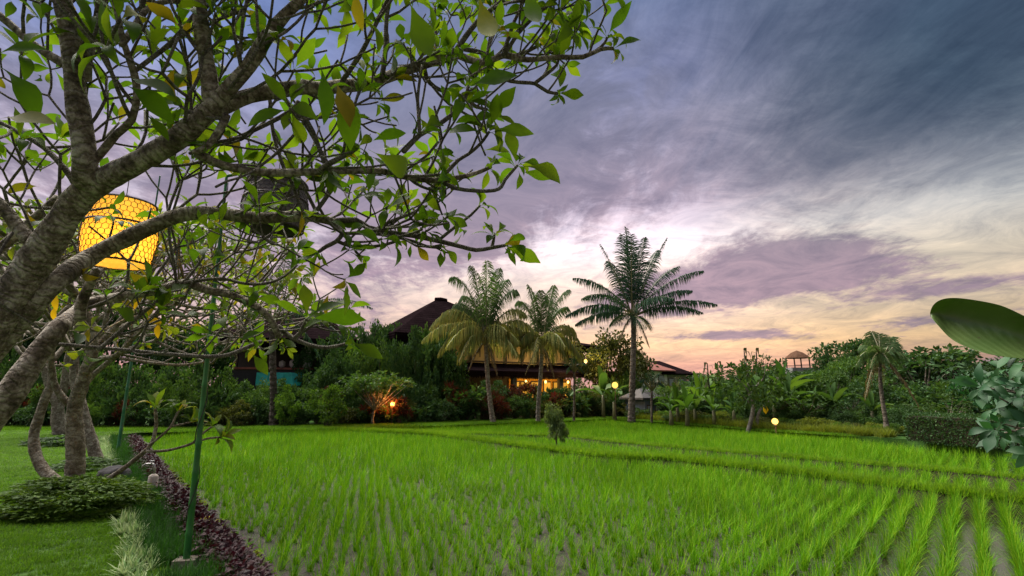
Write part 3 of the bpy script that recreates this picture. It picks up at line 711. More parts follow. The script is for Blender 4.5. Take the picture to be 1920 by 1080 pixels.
LIMBS = [
 # pixels, (w0,w1), d0, d1
 ([(165, 345), (160, 325), (157, 267), (143, 183), (133, 83), (117, 0), (105, -80)], (58, 44), 2.85, 2.5),
 ([(158, 150), (160, 110), (173, 67), (187, 33), (192, -20), (190, -80)], (34, 26), 2.75, 2.6),
 ([(140, 135), (133, 128), (67, 87), (27, 53), (0, 30), (-60, -10)], (26, 20), 2.7, 2.5),
 ([(175, 305), (217, 253), (247, 225), (257, 173), (250, 133), (233, 83), (220, 27), (210, -30)], (20, 14), 2.8, 2.4),
 ([(250, 135), (287, 107), (320, 80), (360, 33), (400, -20)], (12, 9), 2.6, 2.7),
 ([(228, 85), (250, 53), (273, 20), (300, 5), (333, 2), (365, 12), (385, 30)], (16, 12), 2.5, 2.9),
 ([(402, 200), (396, 180), (390, 133), (380, 67), (372, -10), (365, -90)], (42, 32), 2.75, 2.6),
 ([(400, 210), (417, 200), (467, 180), (520, 170), (570, 163), (600, 166), (637, 162), (680, 158), (720, 147), (757, 133), (793, 121), (853, 98)], (40, 19), 2.75, 3.3),
 ([(850, 98), (877, 111), (910, 117), (943, 104), (970, 108), (990, 112), (1053, 107), (1093, 107), (1127, 92), (1150, 91)], (16, 8), 3.3, 3.5),
 ([(853, 98), (872, 70), (893, 43), (915, 22), (937, 5), (965, -25)], (13, 9), 3.3, 3.0),
 ([(943, 104), (953, 72), (963, 43), (975, 18), (990, -20)], (9, 7), 3.35, 3.2),
 ([(947, 102), (965, 72), (983, 50), (1010, 25), (1050, -8)], (9, 7), 3.35, 3.2),
 ([(870, 92), (900, 98), (927, 107), (955, 105), (983, 99), (1023, 78)], (10, 7), 3.5, 3.7),
 ([(795, 122), (800, 147), (815, 163), (837, 173), (867, 180), (893, 200), (913, 205)], (10, 7), 3.3, 3.7),
 ([(913, 118), (930, 140), (957, 152), (985, 155), (1003, 157), (1027, 172), (1045, 175)], (9, 7), 3.4, 3.6),
 ([(1003, 156), (1027, 137), (1043, 123), (1047, 110)], (8, 6), 3.5, 3.5),
 ([(1093, 107), (1118, 95), (1134, 80), (1138, 70)], (8, 6), 3.5, 3.45),
 ([(1045, 108), (1058, 85), (1066, 60), (1068, 48)], (7, 5), 3.5, 3.45),
 ([(640, 160), (643, 150), (677, 100), (707, 40), (725, 5), (740, -30)], (12, 9), 3.0, 2.8),
 ([(716, 147), (722, 100), (725, 33), (733, -15)], (12, 9), 3.1, 3.0),
 ([(818, 108), (817, 60), (815, 12)], (7, 6), 3.3, 3.3),
 ([(757, 283), (763, 277), (787, 253), (810, 241), (827, 230), (845, 217), (860, 203), (872, 185), (878, 162)], (12, 7), 3.1, 3.3),
 ([(787, 252), (785, 215), (783, 187), (787, 150), (792, 122)], (8, 6), 3.1, 3.2),
 ([(825, 335), (843, 317), (860, 300), (878, 289), (893, 277), (907, 262), (917, 247)], (9, 6), 3.5, 3.3),
 ([(372, 290), (387, 296), (417, 310), (467, 320), (510, 324), (560, 323), (610, 322), (660, 320), (717, 321), (740, 328), (793, 337), (833, 337), (873, 330), (900, 322), (920, 313)], (22, 8), 2.75, 3.6),
 ([(825, 337), (850, 352), (893, 358), (927, 357), (940, 350), (947, 337), (960, 322), (970, 310)], (9, 6), 3.45, 3.6),
 ([(600, 320), (615, 308), (643, 293), (658, 286), (670, 277)], (14, 8), 3.0, 2.9),
 ([(555, 195), (562, 205), (587, 247), (600, 283), (613, 318)], (11, 9), 2.95, 3.0),
 ([(530, 178), (545, 200), (567, 225), (593, 267), (617, 312)], (10, 8), 3.05, 3.1),
 ([(505, 180), (507, 195), (513, 253), (533, 317), (548, 345), (560, 378), (568, 395)], (9, 7), 3.1, 3.2),
 ([(560, 190), (547, 207), (500, 233), (433, 263), (383, 279), (355, 288)], (11, 8), 3.0, 3.0),
 ([(425, 215), (418, 232), (400, 260), (385, 277), (363, 286)], (18, 14), 2.72, 2.72),
 ([(-60, 205), (0, 230), (43, 253), (83, 277), (123, 318), (140, 345)], (12, 16), 2.7, 2.85),
 ([(-80, 330), (0, 383), (33, 425), (70, 465)], (30, 40), 2.9, 3.0),
 # limb E, the long lower one
 ([(-120, 790, 3.1), (-40, 690, 3.1), (30, 610, 3.1), (100, 533, 3.1), (170, 482), (250, 441), (333, 405), (400, 399), (483, 409), (560, 405), (600, 409), (627, 418)], (62, 56, 48, 42, 36, 30, 25, 21, 17), 3.1, 3.75),
 ([(625, 415), (667, 413), (690, 427), (737, 437), (777, 442), (823, 452), (867, 463), (893, 469), (920, 465), (947, 460)], (14, 7), 3.75, 4.1),
 ([(922, 464), (925, 452), (927, 440)], (7, 5), 4.1, 4.05),
 ([(625, 416), (638, 428), (642, 438), (630, 453), (612, 462), (598, 472)], (12, 8), 3.75, 3.6),
 ([(632, 452), (660, 462), (700, 462), (725, 458), (743, 452)], (8, 6), 3.7, 3.9),
 ([(663, 461), (668, 473), (677, 481)], (6, 5), 3.8, 3.8),
 ([(643, 438), (690, 437), (735, 443), (777, 453), (800, 462), (827, 464)], (8, 6), 3.75, 4.0),
 ([(705, 430), (735, 414), (767, 402), (800, 386)], (8, 6), 3.9, 4.0),
 ([(823, 450), (855, 424), (883, 403), (900, 385)], (7, 5), 4.0, 4.0),
 ([(580, 406), (595, 393), (615, 365), (630, 345), (640, 320)], (10, 8), 3.6, 3.5),
 ([(598, 407), (587, 385), (572, 355), (560, 330), (552, 300)], (8, 7), 3.65, 3.6),
 # limb F, lowest
 ([(-160, 960, 3.25), (-60, 840, 3.3), (0, 768, 3.3), (45, 700, 3.35), (75, 657, 3.4), (111, 613, 3.45), (140, 588), (167, 570), (230, 555), (300, 543), (347, 531), (400, 547), (433, 553), (477, 573), (505, 595), (517, 618), (524, 632)], (70, 64, 58, 46, 34, 25, 22, 19, 17, 15, 13, 12), 3.4, 4.1),
 ([(520, 612), (528, 618), (547, 633), (580, 647), (613, 652), (647, 645)], (12, 6), 4.1, 4.2),
 ([(550, 635), (560, 627), (567, 615), (575, 598)], (9, 6), 4.15, 4.05),
 ([(60, 650), (93, 645), (160, 650), (222, 655), (300, 663), (391, 669), (430, 665), (465, 650), (490, 640)], (10, 8), 3.4, 4.2),
 ([(185, 655), (200, 643), (230, 617), (260, 593), (300, 561), (343, 530), (365, 505), (383, 478)], (11, 6), 3.6, 3.9),
 ([(347, 530), (380, 525), (417, 522), (445, 529), (473, 533), (507, 530), (535, 517), (557, 497)], (8, 5), 3.8, 4.0),
 ([(331, 528), (325, 490), (318, 450), (316, 405)], (7, 6), 3.8, 3.7),
 ([(150, 600), (152, 570), (165, 540), (182, 505)], (26, 20), 3.5, 3.4),
 ([(60, 460), (95, 430), (125, 395), (150, 360)], (34, 26), 3.2, 3.1),
 ([(-40, 500), (30, 440), (75, 400), (110, 370)], (26, 20), 3.3, 3.3),
]
EXPL = []
for q in LIMBS:
    mb, ps, ro = limb(q[0], q[1], q[2], q[3], sides=14 if q[1][0] > 30 else 8, step=.05 if q[1][0] > 30 else .07)
    local(mb).build('branch', M['bark_big'] if q[1][0] >= 15 else M['bark_twig'], tree, True)
    HOSTS.append((ps, ro))
CANOPY = [(-500, -500), (1180, -500), (1175, 40), (1120, 80), (1050, 130), (985, 180), (930, 200), (955, 270), (1000, 310), (985, 345), (930, 385), (900, 400), (945, 440), (930, 480), (850, 478), (740, 470), (690, 500), (660, 560), (650, 640), (560, 655), (440, 660), (300, 665), (170, 700), (60, 640), (-500, 700)]
def ok_c(p):
    a, b_ = pix(p)
    return inpoly(a, b_, CANOPY) and p.y > 1.9 and not (150 < a < 295 and 365 < b_ < 505 and rg.random() < .55) and not (430 < a < 590 and 335 < b_ < 395 and rg.random() < .6)
acc = []; ntw = 0
OPEN = [(90, 360, 300, 520)]                      # the lantern shows through here
for hi_, (ps, ro) in enumerate(HOSTS):
    L_ = sum((ps[i+1]-ps[i]).length for i in range(len(ps)-1))
    thick = ro[0] > .045
    nt = int(L_/(.23 if thick else .26))+(0 if thick else 1)
    for _ in range(nt):
        i = rg.randrange(int(len(ps)*(.25 if thick else .2)), len(ps)-1); p = ps[i]; a, b_ = pix(p)
        if not (-350 < a < 1300 and -350 < b_ < 720): continue
        if a < 150 and b_ > 480: continue
        if 120 < a < 320 and 350 < b_ < 520 and rg.random() < .45: continue
        t_ = (ps[i+1]-ps[i]).normalized(); q = t_.orthogonal().normalized(); q.rotate(Quaternion(t_, rg.uniform(0, 6.28)))
        d = (q*.9+t_*.75+Vector((0, 0, .25))).normalized()
        r = min(ro[i]*.62, rg.uniform(.007, .012)); gen = rg.choice([1, 2, 2] if thick else [0, 1, 1])
        mb = MB(); tips = []
        if grow(mb, p, d, r, rg.uniform(.24, .44), gen, rg, tips, ok_c, up=.45):
            local(mb).build('twig', M['bark_twig'], tree, True); ntw += 1
            for tp, td, tr_ in tips:
                if rg.random() < .64: whorl(tp, td, rg.choice([4, 5, 6, 6, 7]), rg.uniform(.19, .27), rg, acc, bend=-.02)
    # the limb's own end carries leaves too
    if not thick or pix(ps[-1])[1] > 0:
        a, b_ = pix(ps[-1])
        if a > 500 and ro[-1] < .03: whorl(ps[-1], (ps[-1]-ps[-3]).normalized(), rg.choice([6, 7, 8]) if a > 840 else 5, .22 if a > 840 else .21, rg, acc, bend=.15)
print('twigs', ntw, 'leaves', len(acc))
# single leaves that hang or stand out in the photograph: foot pixel, tip pixel, depth, face turn, kind
LV = [((668, -25), (672, 52), 2.1, 'old'), ((765, -5), (805, 102), 2.2, 'big'), ((893, -20), (928, 92), 2.0, 'old'), ((985, -40), (1010, 62), 2.0, 'big'),
      ((640, 165), (668, 262), 2.2, 'big'), ((628, 150), (655, 235), 2.15, 'old'), ((600, 120), (618, 225), 2.3, 'big'), ((690, 268), (762, 240), 2.3, 'big'), ((690, 280), (795, 337), 2.3, 'big'),
      ((1138, 68), (1178, 8), 3.3, 'big'), ((1150, 92), (1204, 64), 3.3, 'big'), ((1068, 48), (1098, 28), 3.3, 'big'), ((1046, 85), (1027, 52), 3.3, 'big'),
      ((878, 162), (966, 142), 2.6, 'big'), ((878, 160), (900, 122), 2.8, 'big'), ((880, 162), (862, 118), 3.0, 'big'), ((872, 165), (838, 158), 3.2, 'big'),
      ((917, 244), (941, 178), 3.2, 'big'), ((922, 242), (998, 251), 3.2, 'big'), ((912, 244), (872, 206), 3.3, 'big'), ((908, 250), (836, 234), 3.3, 'big'), ((915, 238), (890, 218), 3.3, 'big'),
      ((905, 282), (960, 278), 3.4, 'big'), ((968, 310), (951, 246), 3.4, 'big'), ((972, 308), (985, 272), 3.4, 'big'), ((975, 306), (1022, 300), 3.3, 'big'), ((978, 312), (1068, 319), 3.2, 'big'),
      ((976, 322), (1036, 336), 3.3, 'big'), ((972, 320), (980, 352), 3.4, 'big'), ((930, 300), (905, 322), 3.5, 'big'),
      ((948, 460), (1019, 470), 3.9, 'big'), ((948, 462), (1011, 492), 3.9, 'big'), ((946, 464), (966, 496), 3.9, 'big'), ((950, 456), (991, 431), 3.9, 'big'), ((930, 440), (958, 402), 3.9, 'big'), ((926, 440), (911, 400), 3.9, 'big'),
      ((868, 446), (878, 412), 4.0, 'big'), ((772, 455), (766, 484), 3.9, 'big'), ((778, 456), (805, 490), 3.9, 'old'), ((826, 468), (825, 500), 3.9, 'big'), ((830, 464), (865, 490), 3.9, 'big'), ((880, 470), (881, 484), 3.9, 'big'),
      ((655, 640), (716, 672), 3.6, 'big'), ((645, 638), (640, 600), 3.8, 'big'), ((575, 596), (570, 535), 3.6, 'big'), ((577, 595), (640, 560), 3.7, 'big'), ((575, 598), (682, 600), 3.6, 'big'), ((570, 596), (520, 560), 3.7, 'big'),
      ((498, 622), (445, 632), 3.3, 'big'), ((465, 632), (500, 655), 3.4, 'big'), ((470, 660), (501, 702), 3.4, 'big'), ((425, 625), (405, 575), 3.4, 'big'),
      ((0, 125), (92, 200), 2.2, 'big'), ((0, 100), (70, 80), 2.3, 'big'), ((65, 137), (98, 155), 2.6, 'big'), ((0, 222), (100, 232), 2.2, 'old'), ((230, 145), (325, 180), 2.4, 'big'), ((235, 160), (322, 203), 2.4, 'big'),
      ((270, 210), (315, 262), 2.5, 'big'), ((200, 115), (205, 50), 2.5, 'big'), ((333, 180), (330, 115), 2.7, 'big'), ((350, 178), (362, 150), 2.7, 'big'), ((402, 85), (435, 45), 2.9, 'big'), ((20, 0), (25, 22), 2.4, 'big'),
      ((170, 500), (120, 525), 3.2, 'old'), ((130, 615), (165, 650), 3.3, 'big'), ((250, 505), (290, 545), 3.4, 'old'), ((208, 573), (250, 600), 3.4, 'big'), ((65, 395), (22, 398), 3.0, 'old'), ((75, 350), (25, 345), 3.0, 'old'),
      ((385, 495), (372, 425), 3.5, 'big'), ((388, 495), (445, 445), 3.5, 'big'), ((555, 480), (575, 440), 3.7, 'big'), ((540, 470), (545, 420), 3.6, 'old')]
for (f0, f1, d, kd) in LV:
    a = P(f0[0], f0[1], d); b_ = P(f1[0], f1[1], d+rg.uniform(-.05, .10)); v = b_-a
    viewd = (a-Vector((0, 0, HC))).normalized(); up = (-viewd*rg.choice([1, 1, -1])*1.0+Vector((rg.uniform(-.6, .6), rg.uniform(-.3, .3), .6)))
    m_ = (M['leaf_big'] if kd == 'big' else M['leaf_old'])
    me = [q for q, _ in LS_BIG if q.materials[0] == m_][rg.randrange(4)]
    acc.append((a, frame(v, up), v.length*1.06, me))
place_leaves(tree, acc, LS_BIG, rg, 300, TO)

# ------------------------------------------------------------------ smaller plumerias on the lawn
def plumeria(px, py, stems, d, label, lowstems=(), crown=(0.5, 4), seed=1, bark='bark_pale', leafn=(4, 6), ll=.2, poly=None, cap=300, bare=.25, limbr=.05, seg0=.55, leafset_=None, group=None):
    rg_ = random.Random(seed); base = G(px, py); t = empty('plumeria_tree', base, label=label, cat='tree', group=group); acc_ = []
    mbT = MB(); ends = []
    for pts, w0, w1, dd0, dd1, sprout in stems:
        n = len(pts); L3 = [P(q[0], q[1], dd0+(dd1-dd0)*i/(n-1)) for i, q in enumerate(pts)]
        rad = [(w0+(w1-w0)*i/(n-1))/2/F*(dd0+(dd1-dd0)*i/(n-1))*PW(pts[i][0])*.9 for i in range(n)]
        ps, ro = smooth_path(L3, rad, .08); ro = [r*(1+rg_.uniform(-.05, .05)) for r in ro]
        m2 = MB(); m2.tube(ps, ro, 12, jit=.05, rng=rg_); m2.v = [tuple(Vector(v)-base) for v in m2.v]
        m2.build('trunk' if sprout == 0 or w0 > 24 else 'stem', M[bark], t, True)
        ends.append((ps[-1], (ps[-1]-ps[-4]).normalized(), ro[-1], sprout))
        if sprout and len(sprout) > 3:
            for fr in sprout[3]:
                i = int(len(ps)*fr); ends.append((ps[i], ((ps[i]-ps[i-1]).normalized()+Vector((rg_.uniform(-1, 1), rg_.uniform(-1, 1), .2))).normalized(), ro[i]*.7, sprout))
    def ok_(p):
        a, b_ = pix(p); return poly is None or inpoly(a, b_, poly)
    for p, dr, r, sp in ends:
        if not sp: continue
        gen, L0, nk = sp[:3]
        for k_ in range(nk):
            u = dr.orthogonal().normalized(); u.rotate(Quaternion(dr, k_*6.28/nk+rg_.uniform(-.3, .3))); ang = R(rg_.uniform(25, 60))
            m2 = MB(); tips = []
            if grow(m2, p, (dr*math.cos(ang)+u*math.sin(ang)).normalized(), r*.78, L0*rg_.uniform(.8, 1.2), gen, rg_, tips, ok_, up=.16, div=(25, 50), rr=.80, lr=.86, kids=(2, 2, 3), sides=6, seg=3):
                m2.v = [tuple(Vector(v)-base) for v in m2.v]; m2.build('branch', M[bark], t, True)
            for tp, td, tr_ in tips:
                if rg_.random() > bare: whorl(tp, td, rg_.randint(*leafn), ll*rg_.uniform(.8, 1.15), rg_, acc_, bend=.15)
    for tp, td in lowstems: whorl(tp, td, 9, ll*1.5, rg_, acc_, bend=-.35)
    place_leaves(t, acc_, leafset_ or LS_MID, rg_, cap, base)
    print(label[:30], 'leaves', len(acc_))
    return t
poly2 = [(-80, 640), (-80, 395), (80, 380), (250, 400), (420, 395), (560, 430), (640, 520), (620, 600), (560, 655), (430, 672), (250, 690), (120, 690)]
ST2 = [([(140, 950), (140, 900), (142, 850), (140, 800), (140, 765), (150, 730), (160, 700), (172, 660), (168, 610), (150, 560)], 46, 24, 8.3, 8.1, (4, .75, 3)),
       ([(128, 935), (112, 908), (85, 885), (68, 855), (63, 820), (72, 785), (85, 745), (97, 715), (92, 670), (70, 630)], 30, 16, 8.3, 8.5, (4, .7, 3)),
       ([(138, 765), (120, 748), (104, 725), (97, 690), (98, 660), (105, 610)], 18, 12, 8.3, 7.9, (3, .7, 3)),
       ([(170, 690), (190, 672), (215, 668), (245, 640), (280, 600), (330, 570)], 14, 11, 8.1, 7.7, (4, .62, 3, (.5, .75))),
       ([(160, 700), (172, 670), (200, 630), (235, 590), (265, 540), (290, 500)], 18, 11, 8.1, 8.8, (4, .62, 3, (.6,))),
       ([(225, 672), (300, 682), (345, 684), (390, 676), (425, 655), (450, 630)], 8, 5, 7.9, 8.0, (2, .5, 3)),
       ([(150, 925), (184, 908), (225, 883), (267, 850), (285, 830), (293, 795), (291, 767)], 13, 7, 8.2, 7.9, 0),
       ([(275, 846), (300, 846), (326, 842), (361, 831), (373, 818), (397, 800)], 7, 5, 8.0, 8.0, 0),
       ([(361, 831), (390, 822), (415, 820)], 5, 4, 8.0, 8.0, 0),
       ([(282, 833), (305, 815), (320, 800), (328, 785), (335, 770)], 6, 5, 7.95, 8.0, 0),
       ([(320, 800), (338, 796), (357, 792)], 5, 4, 8.0, 8.1, 0)]
low2 = [(P(291, 767, 7.9), Vector((0, 0, 1))), (P(335, 770, 8.0), Vector((.2, 0, 1)).normalized()), (P(357, 792, 8.1), Vector((1, 0, .3)).normalized()), (P(397, 800, 8.0), Vector((1, 0, .8)).normalized()), (P(415, 820, 8.0), Vector((1, 0, .2)).normalized())]
plumeria(140, 945, ST2, 8.3, 'plumeria with a looping forked trunk rising from a low shrub ring on the lawn', low2, seed=8, poly=poly2, bare=.12, ll=.25, leafn=(5, 7))
poly3 = [(-50, 700), (-50, 400), (300, 420), (600, 470), (690, 560), (650, 640), (400, 690), (180, 700)]
ST3 = [([(185, 872), (172, 830), (160, 790), (150, 750), (140, 715), (140, 670)], 30, 20, 13.3, 13.3, (4, 1.0, 3)),
       ([(150, 750), (165, 715), (190, 690), (230, 660), (290, 640)], 15, 11, 13.3, 13.3, (4, .9, 3, (.6,)))]
plumeria(185, 868, ST3, 13.3, 'leaning plumeria with blotched grey bark beside the dark boulder', seed=12, poly=poly3, bare=.3, ll=.22)
ST4 = [([(112, 815), (108, 780), (108, 755), (95, 730), (85, 690)], 32, 20, 21.5, 21.5, (4, 1.5, 3)),
       ([(108, 760), (120, 725), (125, 690), (130, 660)], 22, 16, 21.5, 21.5, (4, 1.4, 3))]
plumeria(112, 815, ST4, 21.5, 'stout plumeria at the far end of the lawn against the dark hedge', seed=15, bare=.3, ll=.26, cap=120, poly=[(-100, 760), (-100, 450), (420, 450), (420, 740), (300, 760)])

# ------------------------------------------------------------------ lanterns and green poles
M['pole'] = plain('green_painted_bamboo', (.02, .15, .028), .38, 0, .2, 10, .1)
M['pole2'] = plain('bluish_green_pole', (.02, .16, .08), .4, 0, .2, 10, .1)
M['wire'] = plain('rusty_wire', (.035, .018, .01), .6)
M['wrap_yellow'] = None
m_, t = mat('lit_yellow_lantern_cloth'); co = t.new('ShaderNodeTexCoord').outputs['Object']
n_ = t.noise(co, 5, 3, .5)
b = t.new('ShaderNodeBsdfPrincipled', ins={'Base Color': (.62, .38, .05), 'Roughness': .8})
tr = t.new('ShaderNodeBsdfTranslucent', ins={0: (.72, .42, .05)}); em = t.new('ShaderNodeEmission', ins={0: (1, .68, .12), 1: t.m('MULTIPLY', t.m('POWER', n_, 2.0), .22)})
mx = t.new('ShaderNodeMixShader', ins={0: .6}); t.l.new(b.outputs[0], mx.inputs[1]); t.l.new(tr.outputs[0], mx.inputs[2])
ad = t.new('ShaderNodeAddShader'); t.l.new(mx.outputs[0], ad.inputs[0]); t.l.new(em.outputs[0], ad.inputs[1]); out(t, ad); M['lit_cloth'] = m_
M['grey_cloth'] = plain('grey_lantern_cloth', (.16, .14, .13), .85)
M['bulb'] = emis('warm_bulb', (1, .62, .14), 2.5)
def pole(pxs, d, r, label, m_):
    base = P(*pxs[0], d); top = P(*pxs[1], d); base.z = 0 if base.z > 0 else base.z
    t = empty('bamboo_pole', base, label=label, cat='pole')
    mb = MB(); n = 14; pts = [(top-base)*(i/n) for i in range(n+1)]; P2 = []; rr = []
    for i, p in enumerate(pts):
        P2 += [p-Vector((0, 0, .03)), p, p+Vector((0, 0, .03))]; k9 = 1-.55*i/n; rr += [r*k9, r*k9*1.16, r*k9]
    P2 = P2[1:-1]; rr = rr[1:-1]; mb.tube(P2, rr, 12); mb.build('culm', m_, t, True)
    return t, base, top
t1, b1, tp1 = pole([(350, 1046), (425, 330)], 5.55, .034, 'tall green bamboo pole standing in a concrete block at the near purple border', M['pole'])
cb = MB(); cb.box((0, 0, .0), (.22, .2, .15), .2, taper=.9); cb.build('footing', plain('old_concrete', (.15, .125, .095), .9, 0, .25, 8, .6), t1)
arm = MB(); arm.tube([tp1-b1, tp1-b1+Vector((.25, .05, .08)), tp1-b1+Vector((.55, .1, .02))], [.02, .018, .014], 8); arm.build('arm', M['pole'], t1, True)
cbl = MB(); ax = (tp1-b1); cbl.tube([ax*(k9/60)+Vector((math.cos(k9*.55), math.sin(k9*.55), 0))*(.036*(1-.55*k9/60)+.006) for k9 in range(4, 60)], .005, 5); cbl.build('cable', plain('black_cable', (.015, .015, .015), .5), t1, True)
t2, b2_, tp2 = pole([(223, 832), (300, 330)], 15.5, .048, 'thin bluish-green pole leaning at the far end of the purple border', M['pole2'])
def lantern(px, py, d, w, h, lit, label, taper=.86):
    c = P(px, py, d); t = empty('hanging_lantern', c-Vector((0, 0, h/2)), label=label, cat='lantern')
    ns = 24; nz = 6; vs = []; fs = []
    def rad(z): k_ = z/h; return w/2*(1-(1-taper)*abs(k_-.45)*2)
    for j in range(nz+1):
        z = h*j/nz
        for i in range(ns): a = 6.283*i/ns; rj = rad(z)*(1+.03*math.sin(i*2.7+j)); vs.append((rj*math.cos(a), rj*math.sin(a), z))
    fs = [(j*ns+i, j*ns+(i+1) % ns, (j+1)*ns+(i+1) % ns, (j+1)*ns+i) for j in range(nz) for i in range(ns)]
    sh = link('shade', mesh('shade', vs, fs, M['lit_cloth'] if lit else M['grey_cloth'], True), t)
    # hexagonal wire netting round the shade
    mb = MB(); nc = 34; nh = 12; ch = h/nh
    for j in range(nh):
        for i in range(nc):
            off = .5*(j % 2); a0 = 6.283*(i+off)/nc; a1 = 6.283*(i+.5+off)/nc; a2 = 6.283*(i+1+off)/nc
            def pt(a, z): rr = rad(z)+.012; return Vector((rr*math.cos(a), rr*math.sin(a), z))
            z0 = j*ch; mb.tube([pt(a0, z0+ch*.3), pt(a0, z0+ch)], .0019*d/3, 4, cap=False)
            mb.tube([pt(a0, z0+ch*.3), pt(a1, z0), pt(a2, z0+ch*.3)], .0019*d/3, 4, cap=False)
    mb.build('wire_netting', M['wire'], t)
    hp = MB()
    for z in (0, h*.62, h):
        ring = [Vector(((rad(z)+.01)*math.cos(6.283*i/24), (rad(z)+.01)*math.sin(6.283*i/24), z)) for i in range(25)]; hp.tube(ring, .006*d/3, 5, cap=False)
    hp.build('hoop', M['wire'], t)
    cd = MB(); cd.tube([(0, 0, h), (0, 0, h+.5)], .005, 5); cd.tube([(-rad(h), 0, h), (0, 0, h+.12), (rad(h), 0, h)], .005, 5, cap=False); cd.build('hanging_cord', M['wire'], t)
    if lit:
        bb = MB(); bb.tube([(0, 0, h*.45), (0, 0, h*.52), (0, 0, h*.58)], [.02, .035, .02], 8); bb.build('bulb', M['bulb'], t, True)
        ld = bpy.data.lights.new('lantern_glow', 'POINT'); ld.energy = 7.5; ld.color = (1, .62, .2); ld.shadow_soft_size = .05
        lo = bpy.data.objects.new('lantern_glow', ld); COL.objects.link(lo); lo.parent = t; lo.location = (0, 0, h*.3)
    else:
        cp = MB(); cp.tube([(0, 0, h), (0, 0, h+.05), (0, 0, h+.12)], [rad(h)*1.15, rad(h)*1.05, .03], 20); cp.build('cap', plain('black_cap', (.012, .012, .014), .6), t, True)
    return t
lantern(226, 438, 6.0, .76, .76, True, 'glowing yellow drum lantern wrapped in chicken wire, hanging behind the thick plumeria limb')
lantern(517, 388, 5.75, .72, .55, False, 'unlit grey drum lantern with a black cap, hanging from the near green pole')
# leaves with the lantern's amber glow put into their colour
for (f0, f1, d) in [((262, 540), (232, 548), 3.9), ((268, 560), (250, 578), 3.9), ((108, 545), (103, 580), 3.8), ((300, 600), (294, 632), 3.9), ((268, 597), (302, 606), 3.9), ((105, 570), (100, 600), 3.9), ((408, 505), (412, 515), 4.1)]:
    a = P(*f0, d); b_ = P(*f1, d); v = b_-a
    link('leaf', plum_leaf('plumeria_leaf', M['leaf_lampglow'], .34, .5, .2, .2, 3), tree, a-TO, frame(v, Vector((0, -1, .2))), v.length*1.1, label='leaf coloured bright yellow for the lantern glow')

# ------------------------------------------------------------------ foliage prototypes
def cloud(seed, K, per, shape, leaf, lw, clr=.16, shell=(.55, 1.0), out_w=.7, droop=.3, up=.2):
    """kite-shaped leaves gathered in clumps; shape maps a unit direction and radius to a place in a 1 x 1 plant"""
    r = np.random.RandomState(seed)
    th = r.uniform(0, 2*np.pi, K); cz = r.uniform(-1, 1, K); rad = r.uniform(shell[0], shell[1], K)
    sz = np.sqrt(1-cz*cz); dirs = np.stack([sz*np.cos(th), sz*np.sin(th), cz], 1)
    cen = shape(dirs, rad)
    size = clr*r.uniform(.6, 1.3, K)
    ci = np.repeat(np.arange(K), per); n = len(ci)
    off = r.normal(0, 1, (n, 3)); off /= np.linalg.norm(off, axis=1)[:, None]; off *= (r.rand(n)**.45)[:, None]
    p = cen[ci]+off*size[ci][:, None]*np.array([1, 1, .75])
    d = off*out_w+dirs[ci]*.35+r.normal(0, .45, (n, 3)); d[:, 2] += up-droop*r.rand(n); d /= np.linalg.norm(d, axis=1)[:, None]
    a = r.normal(0, 1, (n, 3)); a[:, 2] += .8; s = np.cross(d, a); s /= np.linalg.norm(s, axis=1)[:, None]
    nn = np.cross(s, d)
    l = leaf*r.uniform(.6, 1.3, n)[:, None]; w_ = lw*r.uniform(.7, 1.2, n)[:, None]
    v = np.stack([p, p+d*l*.5+s*w_+nn*w_*.35, p+d*l-np.array([0, 0, 1])*l*.15, p+d*l*.5-s*w_+nn*w_*.35], 1).reshape(-1, 3)
    v[:, 2] = np.maximum(v[:, 2], .0)
    b = np.arange(n)*4
    f = np.concatenate([np.stack([b, b+1, b+2], 1), np.stack([b, b+2, b+3], 1)])
    return v, f, cen
def sh_bush(d, r): q = d*r[:, None]; return np.stack([q[:, 0]*.5, q[:, 1]*.5, .46+q[:, 2]*.46], 1)
def sh_dome(d, r): q = d*r[:, None]; return np.stack([q[:, 0]*.5, q[:, 1]*.5, np.abs(q[:, 2])*.85+.04], 1)
def sh_col(d, r): q = d*r[:, None]; k = np.clip(1.15-np.abs(q[:, 2])*.6, .2, 1); return np.stack([q[:, 0]*.5*k, q[:, 1]*.5*k, .5+q[:, 2]*.48], 1)
def sh_tree(d, r): q = d*r[:, None]; return np.stack([q[:, 0]*.5, q[:, 1]*.5, .62+q[:, 2]*.34], 1)
def sh_flat(d, r): q = d*r[:, None]; return np.stack([q[:, 0]*.5, q[:, 1]*.5, .78+q[:, 2]*.18], 1)
def sh_spire(d, r): q = d*r[:, None]; z = .5+q[:, 2]*.48; k = 1.05-z*.85; return np.stack([q[:, 0]*.5*k, q[:, 1]*.5*k, z], 1)
PROTO = {}
def reg(kind, n, fn):
    for i in range(n):
        v, f, cen = fn(i); PROTO[(kind, i)] = (v, f, cen)
    PROTO[kind] = n
reg('bush', 3, lambda i: cloud(10+i, 46, 46, sh_bush, .075, .020, .14))
reg('fine', 3, lambda i: cloud(20+i, 60, 60, sh_bush, .05, .013, .12))
reg('column', 3, lambda i: cloud(30+i, 42, 44, sh_col, .085, .020, .11))
reg('tree', 4, lambda i: cloud(40+i, 48, 60, sh_tree, .055, .015, .10))
reg('dense', 2, lambda i: cloud(50+i, 90, 60, sh_tree, .045, .014, .10, (.3, 1)))
reg('lacy', 3, lambda i: cloud(60+i, 90, 14, sh_tree, .07, .016, .035, (.5, 1.05), 1.0, .1))
reg('umbrella', 2, lambda i: cloud(70+i, 110, 14, sh_flat, .075, .018, .035, (.4, 1.05), 1.0, .1))
reg('strappy', 3, lambda i: cloud(80+i, 16, 40, sh_bush, .26, .014, .05, (.2, .9), 1.2, .5, .5))
